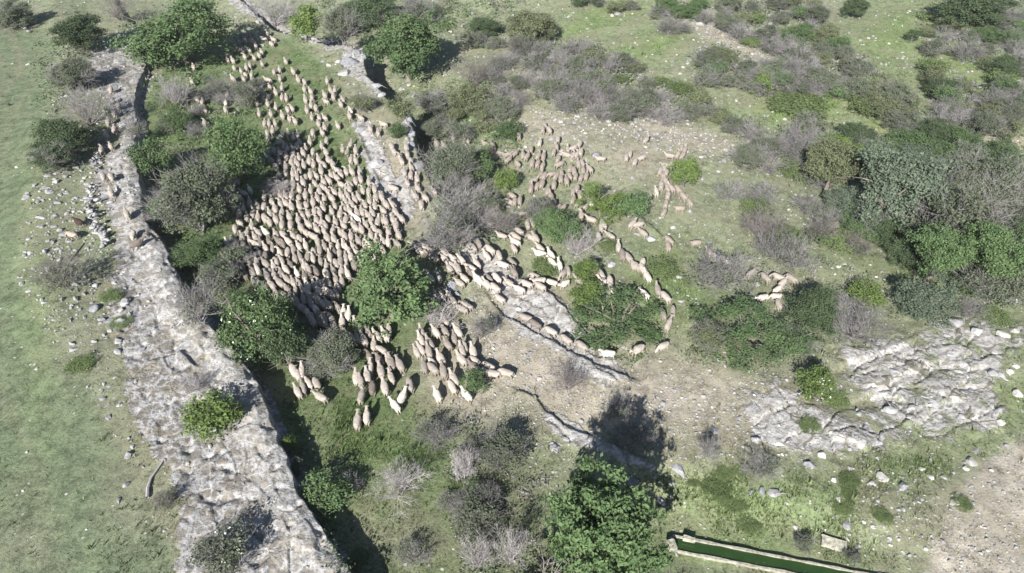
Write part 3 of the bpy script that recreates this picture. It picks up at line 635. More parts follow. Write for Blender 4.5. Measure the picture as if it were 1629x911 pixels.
PL = [
 # the left terrace
 (20, 22, 70, 44, 'mix', 'grey-green shrub in the top left corner above the meadow'),
 (122, 48, 92, 70, 'dark', 'dark green shrub between the meadow and the pale ledge at the top'),
 (185, 12, 60, 40, 'brown', 'brown twiggy shrub at the upper end of the pale ledge'),
 (112, 118, 78, 48, 'mix', 'grey-green shrub just above the big grey twiggy bush beside the meadow'),
 (130, 168, 100, 74, 'grey', 'big grey leafless bush with dense twigs beside the walkers on the ledge'),
 (98, 212, 100, 56, 'dark', 'dark green spreading shrub below the big grey leafless bush'),
 (82, 248, 70, 46, 'dark', 'dark green shrub above the scattered slabs at the meadow edge'),
 (234, 245, 62, 84, 'oak', 'green leafy tree growing against the narrow upper cliff'),
 (215, 205, 44, 30, 'thin', 'pale thin shrub on top of the narrow upper cliff'),
 (95, 432, 96, 58, 'brown', 'brown bare bush among the pale rubble by the meadow'),
 (334, 655, 106, 78, 'bright', 'yellow-green rounded bush growing on the bare pale ledge'),
 (352, 880, 108, 90, 'mix', 'shrub with white blossom at the bottom edge on the ledge'),
 (310, 610, 50, 40, 'grey', 'small grey bush touching the yellow-green bush on the ledge'),
 (262, 792, 44, 42, 'brown', 'small brown bush beside the broken branch on the meadow edge'),
 (126, 578, 56, 30, 'low', 'low green weeds below the rubble on the meadow edge'),
 (176, 470, 44, 26, 'low', 'low yellow-green weeds between the boulders of the ledge'),
 (190, 512, 40, 22, 'low', 'low dark weeds under the two big boulders of the ledge'),
 # against the long cliff, in the hollow
 (305, 312, 134, 130, 'mix', 'large grey-green bush against the cliff left of the flock'),
 (262, 330, 60, 60, 'oak', 'green bush squeezed between the cliff and the large grey-green bush'),
 (305, 478, 78, 84, 'grey', 'grey bare bush leaning over the edge of the long cliff'),
 (345, 440, 66, 54, 'mix', 'grey-green bush under the left end of the packed flock'),
 (408, 508, 136, 150, 'oak', 'large tree with white blossom between the cliff and the flock'),
 (512, 790, 98, 84, 'oak', 'small green tree standing in the shadow of the cliff'),
 (460, 705, 32, 34, 'bright', 'tiny bright green bush at the rim of the cliff shadow'),
 (470, 745, 30, 30, 'dark', 'small dark bush in the cliff shadow'),
 (572, 885, 36, 30, 'oak', 'small green bush at the bottom end of the cliff shadow'),
 (635, 766, 98, 80, 'dead', 'grey dead thorn bush with bare radiating branches on the grass'),
 (738, 742, 56, 90, 'dead', 'tall grey dead bush with upright bare stems beside the grey-green thicket'),
 (552, 770, 44, 40, 'dead', 'small grey dead bush behind the small green tree by the cliff'),
 (690, 690, 70, 34, 'thin', 'sparse dark shrub on the bank below the last sheep of the file'),
 (800, 716, 84, 70, 'mix', 'grey-green shrub left of the big black tree shadow'),
 (775, 790, 60, 50, 'thin', 'sparse grey-green shrub above the grey bare trees at the bottom edge'),
 (655, 880, 60, 40, 'thin', 'sparse low shrub on the dry grass at the bottom edge'),
 (526, 562, 96, 78, 'mix', 'grey-green airy bush in the middle of the lower flock'),
 (755, 605, 44, 50, 'oak', 'small green bush at the tail of the right-hand file of sheep'),
 (770, 520, 46, 44, 'thin', 'small sparse bush beside one lone sheep on stony ground'),
 (618, 448, 172, 156, 'oak', 'large green tree standing in the middle of the flock'),
 (700, 502, 74, 54, 'dead', 'bleached dead branches sticking out of the large tree in the flock'),
 (376, 226, 104, 122, 'oak', 'bright leafy tree standing between two streams of sheep'),
 (440, 300, 50, 36, 'dead', 'fallen grey dead bush at the edge of the packed flock'),
 (272, 145, 66, 60, 'grey', 'grey bare bush beside the upper cliff shadow'),
 (345, 138, 54, 44, 'grey', 'grey bare bush between two small bunches of sheep'),
 (388, 150, 44, 44, 'mix', 'grey-green bush beside the upper files of sheep'),
 (315, 285, 92, 56, 'grey', 'grey bare bush left of the sheep leaving the bright tree'),
 (280, 190, 60, 40, 'oak', 'green low bush beside the dark cleft of the upper cliff'),
 (576, 162, 50, 36, 'olive', 'low olive bush on the rocky rim of the hollow'),
 (638, 168, 52, 44, 'olive', 'olive bush growing on the rim between two rock ribs'),
 (632, 206, 34, 30, 'oak', 'small round green bush on the slab path above the flock'),
 (545, 240, 34, 24, 'low', 'low green clump beside the white-faced bunch of sheep'),
 (570, 110, 0, 0, '', ''),
 (312, 402, 84, 62, 'oak', 'green bush at the foot of the cliff below the large grey-green bush'),
 (452, 552, 70, 84, 'dark', 'dark green bush between the blossoming tree and the airy bush'),
 (372, 408, 60, 46, 'mix', 'grey-green bush hidden between large bush and flock'),
 # top edge
 (280, 46, 176, 122, 'oak', 'large spreading oak at the top of the hollow'),
 (486, 36, 64, 54, 'bright', 'bright green bush behind the pale rim at the top'),
 (432, 14, 88, 48, 'grey', 'grey bare thicket behind the pale rim at the top'),
 (545, 40, 66, 66, 'mix', 'dark grey-green bush left of the large oak beyond the rim'),
 (588, 12, 90, 50, 'dark', 'dark bush at the top edge behind the large oak beyond the rim'),
 (645, 66, 140, 132, 'oak', 'large green oak growing just beyond the rocky rim'),
 (680, 20, 56, 40, 'grey', 'grey bare bush above the large oak beyond the rim'),
 (690, 158, 74, 54, 'thin', 'grey sparse bush at the foot of the large oak beyond the rim'),
 (755, 114, 62, 56, 'brown', 'dark brown bare bush right of the large oak beyond the rim'),
 (748, 152, 84, 60, 'olive', 'olive-green bush below the dark brown bare bush'),
 (800, 172, 62, 44, 'mix', 'grey-green bush above the first grazers of the right slope'),
 (690, 205, 56, 40, 'mix', 'grey-green bush behind the rock rib of the rim'),
 (805, 205, 50, 40, 'oak', 'green bush among the first grazers of the right slope'),
 (850, 36, 96, 60, 'olive', 'wide olive bush with a dark underside near the top edge'),
 (770, 40, 60, 40, 'dark', 'dark bush between the large oak and the wide olive bush'),
 # middle
 (712, 268, 104, 92, 'mix', 'broad grey-green bush right of the slab path'),
 (760, 262, 62, 60, 'oak', 'green bush joined to the broad grey-green bush by the slab path'),
 (772, 242, 34, 30, 'bright', 'small bright bush beside the leading grazers'),
 (806, 280, 46, 50, 'bright', 'round bright green bush in front of the grazing group'),
 (728, 318, 112, 76, 'grey', 'grey bare bush below the broad grey-green bush'),
 (712, 372, 100, 72, 'thin', 'sparse grey bush above the shaded sheep'),
 (800, 350, 62, 56, 'brown', 'brown bare bush between the rows of sheep in the middle'),
 (858, 330, 50, 44, 'mix', 'grey-green bush under the grazing group'),
 (890, 358, 84, 72, 'oak', 'green rounded bush right of the sheep column in the middle'),
 (920, 386, 76, 54, 'dead', 'purple-grey dead bush in front of the green rounded bush'),
 (930, 430, 50, 46, 'bright', 'bright bush between two columns of sheep'),
 (866, 422, 56, 38, 'low', 'low green clump inside the loop of white sheep'),
 (958, 312, 88, 78, 'olive', 'yellow-olive bush right of the grazing group'),
 (1005, 325, 60, 56, 'oak', 'green bush joined to the yellow-olive bush'),
 (966, 388, 36, 26, 'low', 'small round low clump beside the inner file of sheep'),
 (980, 502, 172, 138, 'oak', 'wide low green thicket circled by the walking sheep'),
 (935, 470, 70, 50, 'bright', 'bright upper part of growth beside the circled thicket'),
 (1055, 425, 60, 62, 'low', 'bright grass-green clump right of the inner file'),
 (1140, 426, 118, 78, 'grey', 'big purple-grey bare bush with sheep behind it'),
 (1182, 522, 168, 108, 'oak', 'broad green bush with glossy leaves right of the circled thicket'),
 (1125, 535, 60, 60, 'olive', 'yellow-green bush at the left end of the broad glossy bush'),
 (1296, 490, 98, 88, 'dark', 'dark green rounded bush in front of the last sheep on the right'),
 (1090, 272, 60, 56, 'bright', 'yellow-green low bush beside the upper cluster on scree'),
 (1262, 545, 70, 54, 'oak', 'green bush between the broad glossy bush and the dark rounded bush'),
 (1380, 462, 66, 56, 'bright', 'light green bush left of the silvery bush'),
 (1362, 510, 110, 44, 'grey', 'grey bare thicket along the upper edge of the right outcrop'),
 (1472, 470, 106, 88, 'silver', 'silvery grey-green rounded bush above the right outcrop'),
 (1540, 488, 62, 44, 'grey', 'grey bare bush right of the silvery bush'),
 (1585, 500, 62, 36, 'low', 'low green growth under the pale boulder at the right edge'),
 (1300, 610, 74, 62, 'bright', 'bright green bush with white flowers on the pale outcrop'),
 (1330, 634, 52, 30, 'low', 'bright low clump at the foot of the flowering bush'),
 (906, 602, 76, 62, 'brown', 'dark grey bare bush on stony ground below the walking file'),
 (984, 646, 54, 46, 'grey', 'pale grey bare bush above the big black tree shadow'),
 (1010, 690, 70, 40, 'thin', 'dark sparse shrub inside the big black tree shadow'),
 # right-hand thicket
 (1432, 284, 156, 116, 'silver', 'large blue-grey tree at the left of the right-hand grove'),
 (1388, 346, 70, 64, 'silver', 'smaller blue-grey bush below the large blue-grey tree'),
 (1532, 322, 150, 130, 'mix', 'big grey-green tree in the middle of the right-hand grove'),
 (1600, 268, 100, 84, 'mix', 'grey-green tree at the upper right edge of the grove'),
 (1588, 395, 118, 100, 'oak', 'green tree at the lower right edge of the grove'),
 (1500, 388, 104, 84, 'oak', 'green tree at the lower front of the right-hand grove'),
 (1330, 248, 96, 70, 'olive', 'pale olive bush left of the large blue-grey tree'),
 (1365, 212, 64, 54, 'dark', 'dark green bush above the pale olive bush'),
 (1450, 232, 90, 52, 'oak', 'green bush above the large blue-grey tree'),
 (1286, 226, 64, 56, 'thin', 'grey-green sparse bush left of the pale olive bush'),
 (1610, 448, 70, 54, 'dark', 'dark bush above the boulder at the right edge'),
 (1545, 452, 70, 40, 'dark', 'dark low bush between silvery bush and right edge'),
 (1612, 330, 60, 40, 'grey', 'grey bare tree inside the right-hand grove'),
 (1211, 128, 48, 50, 'bright', 'small bright green tree alone in front of grey thicket'),
 (1272, 160, 110, 34, 'low', 'bright low growth along the green terrace'),
 (1452, 56, 26, 22, 'dark', 'small dark bush alone on the green upper meadow'),
 (1362, 8, 46, 40, 'dark', 'dark tree at the top edge above the green upper meadow'),
 (1548, 8, 120, 40, 'dark', 'dark thicket at the top edge near the right corner'),
 # bottom
 (962, 832, 222, 172, 'oak', 'big dark green tree at the bottom throwing the black shadow'),
 (880, 885, 140, 84, 'olive', 'pale leafy tree with bare white branches at the bottom edge'),
 (930, 910, 110, 70, 'olive', 'second pale leafy tree at the bottom edge in front of the big dark tree'),
 (812, 870, 76, 84, 'dead', 'bare white-branched tree at the bottom edge'),
 (758, 880, 64, 84, 'dead', 'bare grey tree at the bottom edge beside dry grass'),
 (1142, 770, 60, 30, 'low', 'leafy green weeds above the water trough'),
 (1210, 740, 66, 42, 'thin', 'dark sparse weeds among stones'),
 (1195, 838, 44, 26, 'low', 'tall green weeds behind the middle of the trough'),
 (1280, 862, 36, 20, 'mix', 'grey-green weeds left of the concrete slab'),
 (1356, 884, 30, 18, 'mix', 'grey-green weeds right of the concrete slab'),
 (1532, 800, 38, 24, 'low', 'round green clump beside the bare earth'),
 (1130, 712, 40, 44, 'thin', 'dark spiky weeds casting a small shadow on stony ground'),
 (1288, 675, 44, 26, 'low', 'grey-green low mat on the outcrop'),
]
for a in PL:
    if not a[4]: continue
    kind = a[4]; cm = None; zk = None; lf = 0
    if 'large tree with white blossom' in a[5]: cm = BLOOM
    elif 'white blossom at' in a[5]: cm = BLOOMM
    elif 'white flowers' in a[5]: cm = BLOOMS
    elif 'pale leafy tree' in a[5]: cm = OPENO; lf = 2.0 if a[5].startswith('pale') else .6
    elif 'standing in the middle of the flock' in a[5]: cm = OPENC[0]
    elif 'big dark green tree' in a[5]: cm = BIGT; zk = 1.05; lf = 1.5
    if 'thicket circled' in a[5]: zk = .40; cm = THICK[0]
    elif 'broad green bush with glossy' in a[5]: zk = .42; cm = THICK[2]
    elif 'yellow-olive bush right' in a[5]: cm = THICK[1]
    if ('grove' in a[5] or 'large blue-grey tree' in a[5]) and a[2] > 95: zk = .95; lf = 1.2
    plant(a[0], a[1], a[2], a[3], kind, a[5], None, cm, zk, lf)

# countless look-alike shrubs of the far slope
STRIPS = [(1010, 82, 150, 20, -27), (945, 30, 110, 16, -20), (1420, 55, 60, 38, -30), (1290, 172, 110, 18, -12), (1145, 55, 85, 16, -26), (1390, 205, 80, 14, -22), (1540, 110, 60, 22, -20), (1590, 225, 50, 10, -5)]
def on_strip(x, y):
    for cx, cy, rx, ry, rot in STRIPS:
        a = math.radians(rot); dx, dy = x - cx, y - cy
        if ((dx * math.cos(a) - dy * math.sin(a)) / rx) ** 2 + ((dx * math.sin(a) + dy * math.cos(a)) / ry) ** 2 < 1: return True
    return False
def scatter(poly, n, wr, kinds, group, labels, mind):
    P = np.array(poly); got = []; tries = 0
    while len(got) < n and tries < n * 60:
        tries += 1
        x = rnd.uniform(P[:, 0].min(), P[:, 0].max()); y = rnd.uniform(P[:, 1].min(), P[:, 1].max())
        if poly_in(poly, np.array([x]), np.array([y]), .5)[0] < .5: continue
        if on_strip(x, y): continue
        if any((x - a) ** 2 + ((y - b) * 1.6) ** 2 < mind ** 2 for a, b in got): continue
        got.append((x, y)); k = rnd.choice(kinds); ww = rnd.uniform(*wr) * (0.75 + y / 700)
        plant(x, y, ww, ww * rnd.uniform(.6, .8), k, labels[k], group)
def lab(where): return {'grey': 'grey leafless shrub ' + where, 'brown': 'brown leafless shrub ' + where, 'mix': 'grey-green shrub ' + where, 'thin': 'thin half-bare shrub ' + where, 'olive': 'olive-green shrub ' + where, 'oak': 'mid-green shrub ' + where, 'dark': 'dark green shrub ' + where, 'low': 'low green clump ' + where, 'bright': 'fresh green shrub ' + where, 'silver': 'blue-grey shrub ' + where}
scatter([(1040, 0), (1300, 0), (1320, 50), (1390, 110), (1490, 180), (1440, 200), (1350, 150), (1230, 145), (1110, 130), (1100, 80), (1190, 60), (1060, 50)], 62, (36, 70), ['grey', 'mix', 'mix', 'thin', 'oak', 'olive', 'low'], 'shrubs of the far grey thicket', lab('in the grey thicket across the far slope'), 22)
scatter([(880, 70), (950, 70), (1100, 140), (1180, 200), (1120, 200), (1010, 165), (930, 150), (870, 130)], 26, (34, 58), ['grey', 'mix', 'mix', 'thin', 'olive', 'low'], 'shrubs below the green strip', lab('in the belt below the sloping green strip'), 22)
scatter([(1450, 20), (1629, 10), (1629, 210), (1500, 195), (1470, 120), (1480, 60)], 44, (34, 66), ['grey', 'mix', 'thin', 'oak', 'olive', 'dark', 'low'], 'shrubs of the upper right slope', lab('on the slope in the upper right corner'), 24)
scatter([(1480, 200), (1629, 215), (1629, 440), (1560, 450), (1480, 420), (1440, 350), (1460, 260)], 22, (60, 90), ['dark', 'mix', 'oak', 'dark', 'silver'], 'undergrowth of the right-hand grove', lab('filling the right-hand grove between its trees'), 34)
scatter([(760, 60), (900, 90), (960, 160), (900, 170), (800, 150), (740, 90)], 14, (40, 60), ['grey', 'mix', 'thin', 'brown'], 'shrubs right of the large oak', lab('on the stony ground below the wide olive bush'), 26)
scatter([(1160, 190), (1300, 200), (1330, 290), (1240, 270), (1180, 240)], 12, (44, 70), ['mix', 'olive', 'grey', 'low'], 'shrubs left of the right-hand grove', lab('on the slope left of the grove'), 24)
scatter([(1140, 290), (1330, 310), (1380, 400), (1330, 430), (1230, 400), (1150, 350)], 13, (36, 60), ['grey', 'thin', 'low', 'brown'], 'small shrubs of the open slope', lab('on the open slope above the last sheep'), 26)
scatter([(680, 150), (790, 170), (830, 230), (770, 300), (690, 230)], 8, (36, 56), ['mix', 'olive', 'thin', 'oak'], 'shrubs beyond the rim', lab('in the dip beyond the rocky rim'), 24)
scatter([(520, 0), (720, 0), (690, 30), (540, 40)], 8, (50, 70), ['mix', 'grey', 'dark'], 'shrubs behind the two oaks', lab('at the top edge behind the oaks'), 30)
scatter([(860, 0), (1010, 0), (1000, 20), (900, 20)], 6, (36, 60), ['mix', 'olive', 'dark'], 'shrubs along the top edge', lab('along the top edge above the green strip'), 26)
scatter([(690, 330), (790, 320), (800, 380), (700, 380)], 4, (40, 60), ['grey', 'mix'], 'shrubs above the shaded sheep', lab('in the row above the shaded sheep'), 26)
scatter([(1080, 750), (1240, 730), (1420, 770), (1480, 860), (1400, 880), (1240, 830), (1090, 820)], 9, (14, 26), ['low'], 'weeds behind the trough', lab('in the weedy ground behind the trough'), 26)
scatter([(830, 60), (1020, 150), (1100, 180), (1000, 190), (880, 160), (800, 110)], 22, (34, 62), ['grey', 'mix', 'thin', 'grey'], 'shrubs on the stony slope', lab('in the loose shrub belt above the stony slope'), 20)
scatter([(1240, 190), (1340, 190), (1480, 240), (1400, 270), (1300, 240)], 12, (50, 70), ['oak', 'mix', 'bright', 'olive'], 'shrubs above the grove', lab('crowded along the upper side of the grove'), 26)
scatter([(1320, 270), (1480, 330), (1560, 430), (1480, 440), (1380, 380), (1330, 330)], 10, (50, 80), ['silver', 'dark', 'dark', 'oak'], 'bushes along the front of the grove', lab('along the lower front of the grove'), 30)
scatter([(270, 130), (420, 120), (420, 180), (300, 210), (250, 190)], 9, (26, 44), ['mix', 'grey', 'thin', 'low'], 'bushes in the upper hollow', lab('in the grass of the upper hollow'), 24)
scatter([(800, 660), (850, 700), (760, 830), (690, 830), (720, 690)], 6, (24, 44), ['thin', 'mix', 'low'], 'shrubs left of the tree shadow', lab('on the bank left of the black tree shadow'), 34)

# low scrub that fills the ground between the shrubs; nobody could count it
def build_scrub():
    areas = [([(1040, 0), (1300, 0), (1320, 50), (1390, 110), (1490, 180), (1440, 200), (1350, 150), (1230, 145), (1110, 130), (1100, 80), (1190, 60), (1060, 50)], 900, 0),
             ([(880, 60), (950, 70), (1100, 140), (1180, 200), (1120, 200), (1010, 165), (930, 150), (850, 120), (800, 60)], 520, 0),
             ([(1450, 20), (1629, 0), (1660, 210), (1500, 195), (1470, 120), (1480, 60)], 600, 0), ([(1320, 200), (1660, 200), (1660, 450), (1540, 455), (1440, 400), (1360, 340), (1320, 280)], 700, 1),
             ([(1160, 190), (1330, 190), (1340, 290), (1240, 280), (1180, 250)], 240, 1), ([(650, 130), (800, 130), (830, 230), (780, 320), (700, 330), (680, 230)], 420, 1),
             ([(500, 0), (860, 0), (800, 60), (700, 40), (560, 60)], 320, 1), ([(230, 110), (420, 110), (430, 180), (300, 230), (250, 260)], 160, 1), ([(240, 300), (350, 340), (350, 470), (480, 560), (430, 600), (330, 500), (260, 380)], 260, 1),
             ([(640, 640), (760, 660), (870, 760), (830, 920), (700, 920), (720, 760)], 260, 0), ([(690, 330), (800, 320), (800, 380), (700, 390)], 120, 0), ([(1080, 560), (1330, 540), (1310, 590), (1100, 580)], 120, 1), ([(60, 70), (140, 60), (130, 280), (60, 260)], 160, 1), ([(1160, 370), (1420, 440), (1440, 520), (1200, 450)], 160, 0), ([(440, 620), (470, 640), (560, 911), (600, 930), (560, 960), (480, 770)], 120, 1)]
    R = np.random.RandomState(77); C = []; Nn = []; Cl = []; Mi = []
    for poly, n, g in areas:
        P = np.array(poly, float); k = 0
        while k < n:
            x = R.uniform(P[:, 0].min(), P[:, 0].max()); y = R.uniform(P[:, 1].min(), P[:, 1].max())
            if poly_in(poly, np.array([x]), np.array([y]), .5)[0] < .5: continue
            if on_strip(x, y):
                k += .5; continue
            p = at(x, y, .15); f = max(.7, min(1.7, p[1] / 40)); h = R.uniform(.12, .55) * f; q = int(R.uniform(9, 22)); k += 1
            if R.uniform() > .3 + .7 * (math.sin(p[0] * .7) * math.sin(p[1] * .45 + 1) * .5 + .5): continue
            o = R.normal(size=(q, 3)) * (.26 * f, .26 * f, .2 * h) + (0, 0, h * .5)
            o[:, 2] = np.maximum(o[:, 2], .03)
            C.append(np.array(p) + o); Nn.append(np.tile((0, 0, .6), (q, 1)) + o); Cl.append(np.full(q, R.uniform()))
            u = R.uniform(); Mi.append(np.full(q, 0 if u < .45 else (1 if u < .45 + (.25 if g == 0 else .5) else 2)))
    C = np.concatenate(C); Nn = np.concatenate(Nn); Cl = np.concatenate(Cl); Mi = np.concatenate(Mi)
    V, F, c = leaves(R, C, Nn, .085 * np.clip(C[:, 1] / 40, .7, 1.7), Cl, .5)
    o = link('undergrowth', mesh_np('undergrowth', V, F, [LEAF['mix'], LEAF['oak'], M_TWIG], Mi, c)); o['kind'] = 'stuff'; o['label'] = 'low grey-green scrub filling the ground between the shrubs'
build_scrub()

# ------------------------------------------------------------------ stones
def stone_mesh(seed, flat, mat):
    R = random.Random(seed); bm = bmesh.new()
    for i in range(22):
        v = Vector((R.gauss(0, 1), R.gauss(0, 1), R.gauss(0, 1))).normalized() * R.uniform(.8, 1.05)
        bm.verts.new((v.x, v.y * R.uniform(.7, .9), v.z * flat + flat * .35))
    r = bmesh.ops.convex_hull(bm, input=bm.verts)
    bmesh.ops.delete(bm, geom=[v for v in bm.verts if not v.link_faces], context='VERTS')
    bmesh.ops.bevel(bm, geom=bm.edges[:], offset=.07, segments=1, affect='EDGES')
    me = bpy.data.meshes.new('stone'); bm.to_mesh(me); bm.free(); me.materials.append(mat)
    return me
ST = {'n': [stone_mesh(600 + i, .5 + .1 * (i % 4), M_STONE) for i in range(5)], 'w': [stone_mesh(620 + i, .6, M_STONEW) for i in range(3)], 'g': [stone_mesh(640 + i, .7, M_STONEG) for i in range(3)], 'f': [stone_mesh(660 + i, .28, M_STONE) for i in range(3)]}
SC = [0]
def stone(px, py, wpx, kind='n', label=None, group='loose limestone blocks', rz=None, asp=1.0):
    p = at(px, py, .05); s = scale_at(p); r = wpx / s / 2
    me = ST[kind][SC[0] % len(ST[kind])]; SC[0] += 1
    o = link('stone', me, None, (p[0], p[1], p[2] - r * .16))
    o.scale = (r, r * asp, r * rnd.uniform(.8, 1.1)); o.rotation_euler = (rnd.uniform(-.12, .12), rnd.uniform(-.12, .12), rnd.uniform(0, 6.28) if rz is None else rz)
    tag(o, label, 'stone', group); return o
W_RUB = 'pale broken stone in the rubble between the meadow and the ledge'
for a in [(76, 279, 15), (90, 275, 13), (88, 289, 13), (106, 280, 12), (70, 298, 18, 'f'), (78, 304, 22, 'f'), (91, 322, 15), (41, 314, 16), (84, 343, 21, 'f'), (62, 346, 24, 'f'), (67, 360, 12), (86, 359, 15, 'f'), (76, 383, 11), (90, 395, 13, 'f'), (95, 412, 15), (116, 416, 10), (114, 426, 9), (124, 437, 9, 'f'), (34, 451, 13), (30, 440, 9), (45, 380, 10), (50, 330, 9), (100, 300, 10, 'f'), (60, 320, 8), (40, 400, 9), (45, 462, 12), (62, 468, 11, 'f'), (70, 480, 12), (52, 425, 9, 'f')]:
    stone(a[0], a[1], a[2], a[3] if len(a) > 3 else 'n', W_RUB, 'stones of the left rubble')
